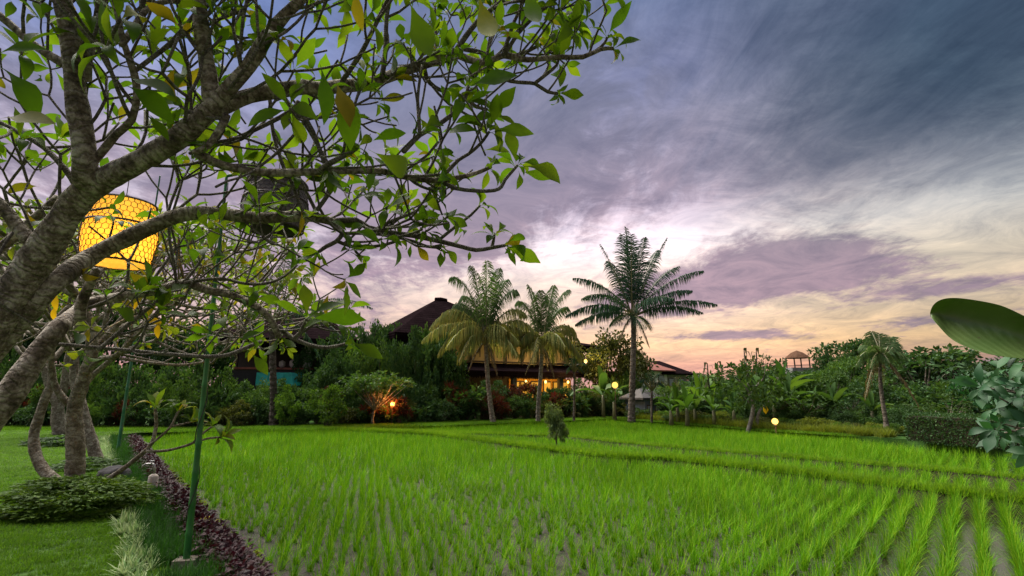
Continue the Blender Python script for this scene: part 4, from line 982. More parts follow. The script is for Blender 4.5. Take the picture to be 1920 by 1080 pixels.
reg('broad', 3, lambda i: cloud(90+i, 22, 12, sh_bush, .24, .055, .10, (.3, .95), .9, .5, .4))
reg('dome', 2, lambda i: cloud(100+i, 70, 60, sh_dome, .05, .016, .11, (.7, 1)))
reg('spire', 2, lambda i: cloud(110+i, 60, 50, sh_spire, .06, .013, .09, (.3, 1)))
MESHC = {}
def proto_mesh(kind, i, m_):
    k_ = (kind, i, m_)
    if k_ not in MESHC: v, f, _ = PROTO[(kind, i)]; MESHC[k_] = mesh('crown_'+kind, v, f, M[m_])
    return MESHC[k_]
def stems_mesh(kind, i, m_, rng, nst=None):
    key = ('st', kind, i, m_)
    if key in MESHC: return MESHC[key]
    _, _, cen = PROTO[(kind, i)]; mb = MB(); rr = random.Random(i*7+len(kind))
    if kind in ('tree', 'dense', 'lacy', 'umbrella'):
        fork = Vector((rr.uniform(-.03, .03), rr.uniform(-.03, .03), rr.uniform(.25, .4))); mb.tube([(0, 0, -.02), (rr.uniform(-.02, .02), 0, .12), fork], [.026, .020, .017], 7)
        for c in rr.sample(list(map(tuple, cen)), 14 if kind not in ('lacy', 'umbrella') else 34):
            c = Vector(c); mid = fork.lerp(c, .5)+Vector((rr.uniform(-.04, .04), rr.uniform(-.04, .04), -.03)); mb.tube([fork, mid, c], [.011, .007, .003], 5, cap=False)
    else:
        for c in rr.sample(list(map(tuple, cen)), min(9, len(cen))):
            c = Vector(c); b0 = Vector((rr.uniform(-.09, .09), rr.uniform(-.09, .09), -.02)); mid = b0.lerp(c, .5)+Vector((rr.uniform(-.03, .03), rr.uniform(-.03, .03), .02)); mb.tube([b0, mid, c], [.010, .007, .004], 5, cap=False)
    MESHC[key] = mb.mesh('stems', M[m_], True); return MESHC[key]

LABELS = {}
def want(o, base, px):
    LABELS.setdefault(base, []).append((px, o))
def backy_at(px): return np.interp(px, [q[0] for q in BACK_PX], [q[1] for q in BACK_PX])
rv = random.Random(77)
def veg(name, kind, m_, px, ytop, d, wpx, label, cat, group=None, bark='bark_dark', z0=-.02, trunk=True, var=None):
    """a plant standing on the ground at depth d under pixel column px, its top reaching pixel row ytop"""
    x = P(px, 735, d).x; zt = P(px, ytop, d).z; h = max(.25, zt-z0); wd = wpx/F*d
    i = rv.randrange(PROTO[kind]) if var is None else var; rz = rv.uniform(0, 6.28)
    t = empty(name, (x, d, z0), cat=cat, group=group); want(t, label, px)
    wv = wd*rv.uniform(.95, 1.1)
    link('crown', proto_mesh(kind, i, m_), t, (0, 0, 0), (0, 0, rz), (wv, wv, h))
    if trunk: link('trunk' if kind in ('tree', 'dense', 'lacy', 'umbrella') else 'stems', stems_mesh(kind, i, bark, rv), t, (0, 0, 0), (0, 0, rz), (wv if kind not in ('tree', 'dense') else max(wv, h*.6), wv if kind not in ('tree', 'dense') else max(wv, h*.6), h))
    return t
WORDS = {'dark': 'dark green', 'mid': 'mid green', 'lime': 'light green', 'olive': 'olive green', 'red': 'reddish', 'blue': 'bluish green', 'yg': 'yellow-green', 'purple': 'purple-leaved'}
KW = {'bush': 'bushy shrub', 'fine': 'small-leaved shrub', 'column': 'upright shrub', 'strappy': 'strap-leaved plant', 'broad': 'broad-leaved plant', 'tree': 'leafy tree', 'dense': 'round dense tree', 'lacy': 'open-branched tree', 'umbrella': 'flat-topped open tree', 'spire': 'pointed shrub'}
ZONES = [(-999, 90, 'at the far lawn corner'), (90, 215, 'behind the stout far plumeria'), (215, 300, 'behind the thin green pole'), (300, 400, 'between the two green poles'), (400, 480, 'left of the turquoise tarpaulin'),
         (480, 560, 'under the turquoise tarpaulin'), (560, 650, 'right of the turquoise tarpaulin'), (650, 700, 'around the bent pale tree'), (700, 790, 'around the glowing low lamp'),
         (790, 880, 'right of the low lamp'), (880, 950, 'behind the curved golden palm'), (950, 1035, 'by the straight golden palm'), (1035, 1110, 'below the veranda\'s right end'),
         (1110, 1180, 'beside the yellow globe lamp'), (1180, 1262, 'by the grey hut'), (1262, 1380, 'right of the grey hut'), (1380, 1480, 'by the gnarled tree'),
         (1480, 1600, 'below the little thatched lookout'), (1600, 1705, 'around the small far palm'), (1705, 2500, 'behind the clipped dark hedge')]
def zone(px):
    for a, b_, s_ in ZONES:
        if a <= px < b_: return s_
    return ZONES[-1][2]
def hedge_row(x0, x1, step, off, tops, kinds, mats_, wk, rowname, jit=8):
    px = x0
    while px < x1:
        kd = rv.choice(kinds); mm = rv.choice(mats_); d = G(px, backy_at(px)).y+off+rv.uniform(-.35, .35)
        yt = np.interp(px, [q[0] for q in tops], [q[1] for q in tops])+rv.uniform(-jit, jit)
        cat = 'plant' if kd in ('strappy', 'broad') else ('tree' if kd in ('tree', 'dense', 'lacy', 'umbrella') else 'shrub')
        veg('shrub' if cat == 'shrub' else ('garden_plant' if cat == 'plant' else 'tree'), kd, mm, px, yt, d, step*wk*rv.uniform(.9, 1.3)*31/31, '%s %s %s, %s' % (WORDS[mm], KW[kd], zone(px), rowname), cat, 'plants of the garden hedge behind the paddies')
        px += step*rv.uniform(.75, 1.25)
# left and middle hedge, three staggered rows
tA = [(-80, 748), (400, 752), (600, 748), (700, 756), (900, 738), (1120, 736), (1180, 742)]
tB = [(-80, 700), (300, 705), (420, 722), (560, 738), (600, 712), (700, 705), (830, 715), (900, 714), (1110, 715), (1190, 704)]
tC = [(-80, 655), (200, 660), (400, 672), (470, 715), (570, 712), (610, 660), (680, 625), (740, 618), (800, 612), (840, 640), (870, 700), (940, 728), (1100, 728), (1130, 690), (1200, 680)]
hedge_row(-120, 1182, 25, 2.3, tA, ['column', 'strappy', 'fine', 'broad', 'strappy'], ['dark', 'dark', 'mid', 'dark', 'olive', 'mid', 'dark', 'red', 'dark', 'dark'], 1.7, 'front row')
hedge_row(-140, 1182, 27, 3.3, tB, ['column', 'column', 'column', 'strappy', 'broad'], ['dark', 'dark', 'mid', 'dark', 'dark', 'mid', 'red', 'dark', 'dark'], 1.7, 'middle row', 10)
hedge_row(-160, 870, 30, 4.8, tC, ['column', 'bush', 'column'], ['dark', 'dark', 'dark', 'mid'], 1.8, 'back row', 12)
hedge_row(1105, 1190, 30, 5.5, tC, ['column', 'bush'], ['dark', 'mid'], 1.8, 'back row', 12)
# tall slender thicket between the pavilion and the house
for px, yt, w_, mm in [(590, 640, 60, 'dark'), (640, 610, 70, 'dark'), (680, 592, 60, 'dark'), (712, 598, 55, 'dark'), (745, 590, 60, 'dark'), (778, 600, 55, 'mid'), (806, 588, 40, 'mid'), (830, 625, 50, 'dark'), (660, 640, 60, 'dark'), (725, 635, 60, 'dark'), (760, 640, 60, 'dark'), (795, 645, 60, 'dark'), (846, 645, 50, 'dark'), (775, 622, 50, 'dark'), (812, 622, 46, 'mid'), (862, 672, 40, 'mid')]:
    veg('thicket_tree', 'column' if w_ < 58 else 'tree', mm, px, yt, 34+rv.uniform(0, 2), w_*1.35, 'slender %s thicket tree left of the thatched roof' % WORDS[mm], 'tree', 'slender trees between pavilion and house', 'bark_pale')
# dark trees far behind the left crown
for px, yt, w_, d in [(-60, 560, 190, 36), (60, 540, 170, 38), (190, 560, 170, 40), (310, 590, 150, 40), (395, 600, 110, 41), (660, 640, 120, 46)]:
    veg('background_tree', 'dense', 'dark', px, yt, d, w_, 'big dark tree behind the left hedge', 'tree', 'dark trees behind the left hedge')
# individually readable shrubs
veg('shrub', 'column', 'lime', 616, 708, G(616, 803).y+1.2, 62, 'light green upright shrub right of the turquoise tarpaulin, brightest in the hedge', 'shrub')
veg('shrub', 'column', 'lime', 540, 722, G(540, 803).y+1.4, 42, 'slim light green shrub under the right end of the turquoise tarpaulin', 'shrub')
veg('shrub', 'column', 'mid', 350, 700, G(350, 806).y+1.4, 44, 'mid green climbing shrub between the two green poles, tallest there', 'shrub')
bt = veg('bent_tree', 'umbrella', 'mid', 702, 695, G(680, 800).y+1.3, 118, 'small bent pale-trunked tree with a light green flat crown beside the glowing low lamp', 'tree', None, 'bark_pale', var=0)
veg('shrub', 'bush', 'dark', 1035, 758, G(1042, 832).y, 1, 'x', 'shrub') if False else None

for px, yt, w_, off in [(708, 735, 46, 2.0), (752, 738, 44, 2.1), (730, 742, 40, 2.4)]: veg('shrub', 'strappy', 'red', px, yt, G(px, 800).y+off, w_, 'leafy shrub coloured reddish for the orange glow of the low lamp', 'shrub', 'reddish shrubs round the low lamp')  # red leaf colour stands in for the lamp's orange glow
# little weeping shrub on the paddy bank
bp = G(1043, 831); sb = empty('bank_shrub', (bp.x, bp.y, -.1), label='lone small weeping shrub growing on the curving paddy bank', cat='shrub')
v, f, cen = cloud(501, 60, 46, sh_spire, .085, .013, .085, (.2, 1), .6, 1.0, -.2)
h_ = 1.58; v2 = v.copy(); v2[:, 0] = v[:, 0]*1.15-.30*np.clip(v[:, 2]-.45, 0, 1)**1.0; v2[:, 1] = v[:, 1]*.95; v2[:, 2] = v[:, 2]*h_
link('crown', mesh('crown', v2, f, leafmat('weeping_leaf', [(.05, .09, .03), (.10, .15, .05), (.16, .20, .075)], .4, .3, None, 5)), sb)
mb = MB(); mb.tube([(0, 0, -.05), (.02, 0, .5), (-.08, 0, 1.0), (-.2, 0, 1.45)], [.03, .02, .012, .005], 6); mb.build('stem', M['bark_pale'], sb, True)

# ------------------------------------------------------------------ palms
def bez(a, c, b_, t): return a*(1-t)**2+c*2*t*(1-t)+b_*t*t
def frond_mesh(S, T, arch, ll, hang, m_, rng, n=44, wid=.045, bare=.14):
    """a feather frond from S to T; arch lifts its middle, hang pulls the leaflets down"""
    Cc = (S+T)/2+Vector((0, 0, arch*2)); L_ = (T-S).length; mb = MB()
    pts = [bez(S, Cc, T, i/12) for i in range(13)]; mb.tube(pts, [.045*(1-i/13)+.006 for i in range(13)], 5, mi=1, cap=False)
    for i in range(n):
        t_ = min(.995, bare+(1-bare)*(i+.5+rng.uniform(-.4, .4))/n); p = bez(S, Cc, T, t_); tan = (bez(S, Cc, T, min(1, t_+.02))-bez(S, Cc, T, t_-.02)).normalized()
        side = tan.cross(Vector((0, 0, 1)))
        if side.length < .15: side = tan.orthogonal()
        side.normalize(); up = side.cross(tan)
        prof = math.sin(math.pi*min(1, .18+t_*.80))**.6
        for sg in (-1, 1):
            l = ll*prof*rng.choice([.45, .8, .95, 1.0, 1.1, 1.15])*rng.uniform(.9, 1.08); fw = .55+.5*t_
            d0 = (side*sg*rng.uniform(.8, 1.1)+tan*fw*rng.uniform(.75, 1.3)+up*rng.uniform(.1, .42)+Vector((0, 0, -.25*hang))).normalized()
            d1 = (d0*(1-.55*hang)+Vector((rng.uniform(-.1, .1), rng.uniform(-.1, .1), -1.35*hang))).normalized()
            d2 = (d1*(1-.5*hang)+Vector((0, 0, -1.2*hang))).normalized()
            a = p; b_ = a+d0*l*.35; c = b_+d1*l*.35; e = c+d2*l*.32
            wv = (tan*.8+up*.35).normalized()*wid*.5
            mb.add([a-wv*.5, a+wv*.5, b_-wv, b_+wv, c-wv*.8, c+wv*.8, e], [(0, 1, 3, 2), (2, 3, 5, 4), (4, 5, 6)], 0)
    return mb.mesh('frond', [M[m_], M['rachis']])
def palm(name, trunk_px, d, w0, w1, fronds, m_, label, ll=.8, hang=.6, archk=.13, n=44, wid=.05, base_flare=1.4, crownd=0.0, bark='palm_bark', cap_=None):
    rng = random.Random(int(trunk_px[0][0])); base = P(*trunk_px[0], d); base.z = -.03
    t = empty(name, base, label=label, cat='palm tree')
    L3 = [base]+[P(*q, d) for q in trunk_px[1:]]; k_ = len(L3); rad = [(w0+(w1-w0)*i/(k_-1))/2/F*d*PW(trunk_px[0][0])*.88 for i in range(k_)]; rad[0] *= base_flare
    ps, ro = smooth_path(L3, rad, .12); ro = [r*(1+(.06 if i % 2 else -.04)) for i, r in enumerate(ro)]
    mb = MB(); mb.tube([p-base for p in ps], ro, 12, jit=.05, rng=rng); mb.build('trunk', M[bark], t, False)
    S = L3[-1]
    for q in fronds:
        (tx, ty), dd_ = q[0], q[1]; ak = q[2] if len(q) > 2 else archk; hg = q[3] if len(q) > 3 else hang; mm = q[4] if len(q) > 4 else m_
        T = P(tx, ty, d+dd_); s0 = S+Vector((rng.uniform(-.08, .08), rng.uniform(-.08, .08), rng.uniform(-.1, .15)))
        L_ = (T-s0).length
        me = frond_mesh(s0-base, T-base, L_*ak, ll, hg, mm, rng, n, wid)
        link('frond', me, t)
    if len(fronds) > 14:
        for k8 in range(3):                                   # dead fronds hanging against the trunk
            a8 = 1.1+k8*2.2; s0 = S-base; T8 = s0+Vector((math.cos(a8)*1.0, math.sin(a8)*1.0, -1.5-.25*k8))
            link('frond', frond_mesh(s0, T8, .30, .5, 1.0, 'dead_frond', rng, 26, .04), t, label='dead brown frond hanging under the crown')
    # leaf bases at the top of the trunk
    cb_ = MB()
    for i in range(9):
        a = i*2.4; dv = Vector((math.cos(a), math.sin(a), 1.3)).normalized(); s0 = S-base+Vector((0, 0, -.25)); cb_.tube([s0, s0+dv*.35, s0+dv*.75], [.06, .045, .03], 5)
    cb_.build('leaf_bases', M['rachis'], t, True)
    return t
palm('coconut_palm', [(1184, 787), (1185, 740), (1187, 680), (1188, 630), (1187, 592)], 31.2, 14, 10,
     [((1174, 428), .8, .02, .30), ((1166, 440), 1.4, .03, .32), ((1184, 440), -1.2, .03, .32), ((1208, 446), 1.2, .04, .4), ((1125, 458), .3, .06, .5), ((1250, 447), -.3, .05, .55), ((1232, 470), 2.4, .06, .5), ((1140, 490), 2.6, .1, .5),
      ((1076, 522), .5, .13, .95), ((1062, 592), -.4, .15, 1.0), ((1080, 608), .9, .12, 1.0), ((1092, 560), -2.6, .16, 1.0), ((1110, 585), 3, .12, .95),
      ((1318, 508), .4, .10, .95), ((1296, 545), -.9, .12, .95), ((1343, 571), .2, .10, .95), ((1316, 586), 1.2, .10, 1.0), ((1272, 500), 2.0, .10, .6), ((1262, 560), -2.8, .14, 1.0),
       ((1214, 615), -2.4, .06, .6), ((1148, 608), -2.2, .05, .6)],
     'palm_dark', 'tall dark coconut palm standing alone right of the thatched house', ll=1.0, hang=.62, n=84, wid=.052, base_flare=1.2)
palm('golden_palm', [(925, 792), (920, 760), (915, 715), (912, 670), (911, 640)], 30.2, 10.5, 8.5,
     [((846, 522), .2, .24, .8, 'palm_mid'), ((884, 500), .6, .14, .7, 'palm_mid'), ((912, 490), -.4, .04, .5, 'palm_mid'), ((936, 504), 1, .10, .7, 'palm_mid'), ((968, 548), .6, .26, .8, 'palm_mid'), ((868, 560), 1.5, .26, .8, 'palm_mid'), ((950, 525), 1.4, .16, .7, 'palm_mid'), ((985, 590), .3, .3, .9), ((850, 580), 1.2, .32, .9, 'palm_mid'),
      ((822, 600), .3, .34, .9), ((808, 615), 1.6, .3, .95), ((845, 625), -.9, .36, .95), ((1000, 620), .4, .3, .9), ((950, 620), -1.2, .3, .9), ((880, 660), 2, .4, 1.0), ((793, 638), -.4, .26, 1.0), ((822, 664), -.3, .38, 1.05), ((838, 650), -1.5, .34, 1.0), ((860, 678), -1.6, .40, 1.05), ((850, 648), 1.6, .38, 1.0), ((970, 668), -1.4, .38, 1.0), ((972, 640), -.8, .34, 1.0), ((1000, 655), .8, .36, 1.0),  ((942, 668), 1.8, .4, 1.0)],
     'palm_gold', 'curved golden-fronded palm leaning in front of the house, left of its straighter twin', ll=1.35, hang=1.0, n=90, wid=.05, base_flare=1.25, bark='bark_pale')
palm('golden_palm', [(1009, 790), (1010, 750), (1014, 700), (1016, 660), (1015, 648)], 31.5, 9, 8,
     [((990, 535), .4, .14, .7, 'palm_mid'), ((1066, 545), .2, .18, .7, 'palm_mid'), ((1038, 536), .8, .06, .6, 'palm_mid'), ((972, 568), .9, .26, .8, 'palm_mid'), ((1014, 545), 1, .05, .6, 'palm_mid'), ((1064, 580), 1.5, .24, .8, 'palm_mid'), 
      ((955, 615), 1.2, .3, .9), ((1085, 640), .9, .3, .9), ((975, 640), -1.4, .36, .95), ((1060, 650), -1.8, .36, .95), ((945, 664), -.2, .40, 1.05), ((958, 640), .5, .34, 1.0), ((975, 675), -1.2, .44, 1.05), ((1090, 672), -.2, .34, 1.0), ((1064, 678), -1.2, .42, 1.0), ((1090, 682), .7, .40, 1.0),  ((1078, 625), .9, .3, .8), ((998, 682), -2.2, .34, 1.0), ((985, 660), 1.8, .38, .9), ((1040, 678), 1.5, .42, 1.0)],
     'palm_gold', 'straighter golden-fronded palm in front of the lit veranda', ll=1.2, hang=1.0, n=90, wid=.05, base_flare=1.25, bark='bark_pale')
palm('shaded_palm', [(512, 803), (513, 760), (512, 700), (511, 640), (512, 600)], 27, 16, 13,
     [((698, 578), .3, .16, .7), ((400, 560), .6, .14, .7), ((372, 620), -.3, .16, .8), ((455, 480), .8, .08, .5), ((540, 470), .3, .06, .5), ((600, 500), .8, .10, .6), ((640, 630), -.8, .18, .8), ((420, 660), -.6, .22, .9), ((600, 670), 1, .2, .9), ((500, 500), 2, .06, .5), ((450, 600), -2.4, .16, .8), ((570, 590), -2.4, .16, .8)],
     'palm_dark', 'shaded palm with a dark trunk in front of the turquoise tarpaulin', ll=.75, hang=.7, n=46, wid=.045, bark='bark_dark')
palm('small_palm', [(1664, 812), (1660, 785), (1652, 730), (1650, 690), (1651, 668)], 21.5, 12, 6,
     [((1688, 662), .1, .28, .6), ((1672, 632), .3, .1, .4), ((1648, 628), .3, .04, .3), ((1625, 640), .2, .14, .6), ((1612, 668), 0, .22, .8), ((1636, 650), -.8, .1, .6), ((1668, 680), -.6, .25, .8), ((1632, 690), -.5, .25, .8), ((1660, 640), .8, .06, .4), ((1690, 690), .5, .25, .8), ((1700, 675), -.2, .25, .7), ((1605, 685), .3, .25, .8), ((1634, 622), .5, .1, .5), ((1682, 645), .6, .15, .6), ((1615, 650), .8, .2, .7)],
     'palm_mid', 'small palm with a pale swollen foot in front of the right-hand trees', ll=.6, hang=.75, n=40, wid=.03, base_flare=1.7, bark='palm_bark')
palm('slender_palm', [(1076, 785), (1077, 740), (1077, 700), (1077, 690)], 32.5, 4, 5,
     [((1058, 684), 0, .2, .4), ((1098, 684), .1, .2, .4), ((1070, 672), .3, .1, .3), ((1086, 672), -.2, .1, .3), ((1062, 700), .3, .3, .6), ((1094, 700), -.2, .3, .6), ((1078, 668), 0, .05, .3)], 'mid' if False else 'palm_dark', 'slender young palm with a tufted head by the right end of the veranda', ll=.35, hang=.5, n=18, wid=.05)
palm('slender_palm', [(1222, 790), (1222, 760), (1222, 725)], 31, 4, 5,
     [((1200, 715), 0, .25, .7), ((1245, 725), .1, .25, .7), ((1212, 700), .3, .1, .5), ((1236, 700), -.2, .1, .5), ((1204, 738), .3, .3, .8), ((1222, 694), 0, .05, .4)], 'palm_dark', 'slender young palm standing before the small grey hut', ll=.40, hang=.7, n=18, wid=.05)

# ------------------------------------------------------------------ banana plants
def banana(px, ytop, d, label, n=7, seed=1, m_='banana', stand=.35, group=None):
    rng = random.Random(seed); x = P(px, 735, d).x; H = P(px, ytop, d).z+.05; t = empty('banana_plant', (x, d, -.02), cat='plant', group=group); want(t, label, px)
    st_ = H*.45; mb = MB(); mb.tube([(0, 0, 0), (.02, 0, st_*.5), (0, 0, st_)], [.13, .11, .07], 8); mb.build('stem', M['banana_stem'], t, True)
    for i in range(n):
        a = i*2.4+rng.uniform(-.4, .4); L_ = (H-st_)*rng.uniform(.95, 1.35); elv = R(rng.uniform(35, 85)) if i > 1 else R(86); cur = rng.uniform(.4, 1.5) if i > 1 else .15
        ns = 9; vs = []; fs = []; p = Vector((0, 0, st_-.1)); th = elv; w_ = L_*.145; hd = Vector((math.cos(a), math.sin(a), 0)); sd = Vector((-math.sin(a), math.cos(a), 0))
        for j in range(ns+1):
            k_ = j/ns; ww = w_*(0.05 if j < 2 else math.sin(math.pi*min(.98, (k_-.12)/.9))**.55); rg2 = rng.uniform(-.08, .08)*w_
            nrm = hd*-math.sin(th)+Vector((0, 0, math.cos(th)))
            vs += [p-sd*ww+nrm*(ww*.35+rg2), p, p+sd*ww+nrm*(ww*.35-rg2)]
            p = p+(hd*math.cos(th)+Vector((0, 0, math.sin(th))))*L_/ns; th -= cur/ns*(1+k_)
        for j in range(ns): q = j*3; fs += [(q, q+1, q+4, q+3), (q+1, q+2, q+5, q+4)]
        link('leaf', mesh('leaf', vs, fs, M[m_], True), t)
    return t
for i, (px, yt, d, m_) in enumerate([(1268, 722, 30, 'banana'), (1322, 700, 33, 'banana'), (1350, 712, 30, 'mid'), (1300, 735, 29, 'mid'), (1432, 690, 29, 'banana'), (1470, 684, 30, 'banana'), (1476, 700, 27, 'mid'), (1392, 700, 31, 'mid'), (1130, 690, 35, 'mid'), (1150, 715, 34, 'mid'), (1740, 745, 24, 'mid'), (1790, 735, 23, 'blue'), (1690, 750, 24, 'mid'), (1255, 740, 28.5, 'banana'), (1285, 730, 28, 'banana'), (1335, 735, 27.5, 'banana'), (1372, 730, 27, 'mid'), (1448, 715, 26.5, 'banana'), (1486, 722, 27, 'banana'), (1524, 732, 26, 'mid'), (1310, 705, 32, 'banana'), (1560, 720, 25.5, 'mid'), (1630, 730, 24, 'mid')]):
    banana(px, yt, d, '%s banana plant %s' % ({'banana': 'bright green', 'mid': 'mid green', 'blue': 'bluish green'}[m_], zone(px)), 7, 40+i, m_)
# withered banana stalks that stand above the others
for px, yt in [(1397, 655), (1414, 655), (1328, 682), (1347, 680)]:
    d = 31; base = Vector((P(px, 735, d).x, d, 0)); top = P(px+(4 if px == 1414 else -2), yt, d); t = empty('withered_stalk', base, cat='plant', group='withered banana stalks'); want(t, 'withered stalk with dead leaves against the sunset', px)
    mb = MB(); rel = top-base; mb.tube([(0, 0, 0), rel*.5+Vector((.05, 0, 0)), rel], [.07, .05, .03], 6); mb.build('stalk', M['bark_dark'], t, True)
    mb = MB()
    for k_ in range(9):
        p = rel*(1-.05*k_); a = rv.uniform(0, 6.28); o_ = Vector((math.cos(a), math.sin(a), .3))*.25; q = p+o_; q2 = q+Vector((o_.x*.6, o_.y*.6, -.5)); w_ = Vector((-math.sin(a), math.cos(a), 0))*.05
        mb.add([p-w_, p+w_, q-w_*1.6, q+w_*1.6, q2], [(0, 1, 3, 2), (2, 3, 4)])
    mb.build('dead_leaf', M['olive'], t)

# ------------------------------------------------------------------ right-hand gardens
RT = [ # name kind mat px ytop d width label
 ('dense', 'olive', 1148, 618, 40, 115), ('tree', 'olive', 1192, 650, 42, 60), ('lacy', 'dark', 1440, 664, 34, 75), ('bush', 'dark', 1300, 700, 36, 70), ('bush', 'mid', 1345, 702, 37, 70), ('bush', 'dark', 1385, 700, 36, 60),
 ('tree', 'dark', 1420, 690, 37, 80), ('tree', 'dark', 1566, 655, 36, 64), ('column', 'dark', 1556, 652, 34, 22), ('tree', 'dark', 1612, 626, 34, 130), ('tree', 'mid', 1590, 660, 31, 90), ('lacy', 'dark', 1640, 632, 33, 110),
 ('lacy', 'dark', 1745, 646, 27, 190), ('umbrella', 'dark', 1760, 650, 28, 150), ('lacy', 'dark', 1700, 668, 29, 120), ('tree', 'mid', 1560, 690, 29, 90), ('tree', 'dark', 1500, 712, 33, 80), ('bush', 'mid', 1520, 712, 29, 70), ('bush', 'olive', 1460, 715, 33, 70),
 ('bush', 'dark', 1625, 700, 27, 90), ('bush', 'mid', 1680, 705, 26, 90), ('bush', 'dark', 1730, 705, 25, 90), ('bush', 'mid', 1785, 700, 24, 90), ('bush', 'blue', 1830, 690, 23, 90), ('tree', 'dark', 1880, 670, 24, 120), ('tree', 'dark', 1960, 650, 24, 150), ('tree', 'dark', 2060, 640, 26, 180),
 ('fine', 'olive', 1262, 705, 36, 60), ('bush', 'mid', 1242, 712, 34, 50), ('fine', 'dark', 1365, 745, 30, 60), ('bush', 'dark', 1330, 750, 31, 55), ('fine', 'mid', 1480, 745, 28, 50), ('lacy', 'mid', 1455, 730, 27, 70), ('lacy', 'mid', 1510, 735, 26, 90), ('fine', 'dark', 1545, 750, 26, 60), ('lacy', 'dark', 1590, 735, 25, 80), ('fine', 'mid', 1625, 750, 24, 60),
 ('fine', 'dark', 1690, 755, 22.5, 60), ('lacy', 'mid', 1770, 735, 22.5, 110), ('bush', 'olive', 1290, 765, 30, 45), ('bush', 'dark', 1410, 760, 29, 50), ('bush', 'dark', 1440, 768, 28, 40), ('bush', 'dark', 1260, 775, 31, 40), ('dense', 'dark', 1265, 690, 60, 130), ('dense', 'dark', 1400, 694, 60, 160), ('dense', 'dark', 1540, 690, 55, 160), ('dense', 'dark', 1680, 690, 50, 170), ('dense', 'dark', 1830, 680, 45, 190)]
for kd, mm, px, yt, d, w_ in RT:
    tr_ = kd in ('tree', 'dense', 'lacy', 'umbrella')
    veg('tree' if tr_ else 'shrub', kd, mm, px, yt, d, w_*1.15, '%s %s %s%s' % (WORDS[mm], KW[kd], zone(px), ', far back' if d > 43 else ''), 'tree' if tr_ else 'shrub', None, 'bark_pale' if kd == 'lacy' else 'bark_dark')
for q in range(9):  # dark bushes added where the ground lies in shadow
    px = 1838+q*28; veg('shrub', ['broad', 'bush', 'strappy'][q % 3], 'dark', px, 790-q*4, G(px, backy_at(px)-8).y-.2, 60, 'added dark low plant standing for shadow under the bluish-leaved tree', 'plant', 'added dark plants for the shadow under the bluish-leaved tree')
# clumps in front of these, low
px = 1195
while px < 1700:
    yy = backy_at(px); d = G(px, yy).y
    veg('low_plant', rv.choice(['strappy', 'bush', 'fine', 'bush']), rv.choice(['yg', 'olive', 'lime', 'mid']), px, yy-rv.uniform(18, 32), d+rv.uniform(.9, 1.6), 40, 'low yellow-green edging plant, %s' % zone(px), 'plant', 'low edging plants right of the coconut palm', trunk=False)
    veg('low_plant', rv.choice(['bush', 'fine', 'broad']), rv.choice(['dark', 'mid', 'dark']), px+6, yy-rv.uniform(36, 55), d+rv.uniform(2.2, 3.4), 46, 'dark filler plant behind the edging, %s' % zone(px), 'plant', 'filler plants right of the coconut palm', trunk=False)
    px += rv.uniform(15, 23)
# yellowish edging growth, a continuous fringe
ybp, _ = smooth_path([G(q, backy_at(q)) for q in (1190, 1240, 1340, 1440, 1560, 1700)], [1]*6, .4)
yy2 = proto_collection('edging_tuft', [blades('edging_tuft', 34, .42, .12, .016, .7, M['yg'], 380+i, 3) for i in range(3)])
tufts('edging_grass', [(x_, y_+.75, -.05) for x_, y_, z_ in on_path(ybp, 620, .35, rv, 0)], yy2, 3, [M['yg']], .7, 1.3, kind='stuff', label='yellow-green grassy fringe along the back edge of the far paddy')
# gnarled pale tree
gb = Vector((P(1405, 735, 25.0).x, 25.0, -.02)); gt = empty('gnarled_tree', gb, label='gnarled pale-barked tree with pruned forking limbs left of the glowing ground lamp', cat='tree')
for k_, (pts, w0, w1) in enumerate([([(1402, 812), (1410, 780), (1412, 755), (1405, 735), (1402, 700), (1398, 680)], 17, 6), ([(1424, 812), (1420, 785), (1428, 765), (1442, 752)], 14, 6), ([(1406, 740), (1420, 722), (1432, 708), (1434, 690)], 8, 4), ([(1404, 735), (1388, 715), (1375, 705), (1368, 692)], 7, 3), ([(1408, 760), (1396, 745), (1384, 738)], 6, 3)]):
    L3 = [P(a, b_, 25)-gb for a, b_ in pts]; ps, ro = smooth_path(L3, [(w0+(w1-w0)*i/(len(pts)-1))/2/F*25*.5 for i in range(len(pts))], .12); mb = MB(); rr = random.Random(k_); mb.tube(ps, ro, 8, jit=.10, rng=rr); mb.build('trunk' if k_ == 0 else 'limb', M['bark_twig'], gt, True)
v, f, cen = cloud(601, 60, 16, sh_tree, .09, .02, .05, (.5, 1.1)); v = v*np.array([3.2, 2.6, 3.4]); link('leaves', mesh('leaves', v, f, M['mid']), gt)

# clipped dark hedge at the right
hb = G(1702, 826); hb.z = 0; hb2 = G(1900, 846); he = empty('clipped_hedge', hb, math.atan2(hb2.y-hb.y, hb2.x-hb.x), label='clipped box-shaped dark hedge at the right edge of the paddies', cat='hedge')
hl, hh, hd = 8.5, .92, 1.0; r_ = np.random.RandomState(9); nL = 13000
fa = r_.choice(3, nL, p=[.55, .3, .15]); p = np.zeros((nL, 3)); nrm = np.zeros((nL, 3))
p[:, 0] = r_.uniform(0, hl, nL); p[:, 1] = r_.uniform(0, hd, nL); p[:, 2] = r_.uniform(0, hh, nL)
p[fa == 0, 1] = 0; nrm[fa == 0, 1] = -1; p[fa == 1, 2] = hh; nrm[fa == 1, 2] = 1; p[fa == 2, 0] = 0; nrm[fa == 2, 0] = -1
p += nrm*r_.uniform(-.05, .05, nL)[:, None]+r_.normal(0, .01, (nL, 3)); d_ = nrm*.8+r_.normal(0, .6, (nL, 3)); d_ /= np.linalg.norm(d_, axis=1)[:, None]; s_ = np.cross(d_, r_.normal(0, 1, (nL, 3))); s_ /= np.linalg.norm(s_, axis=1)[:, None]
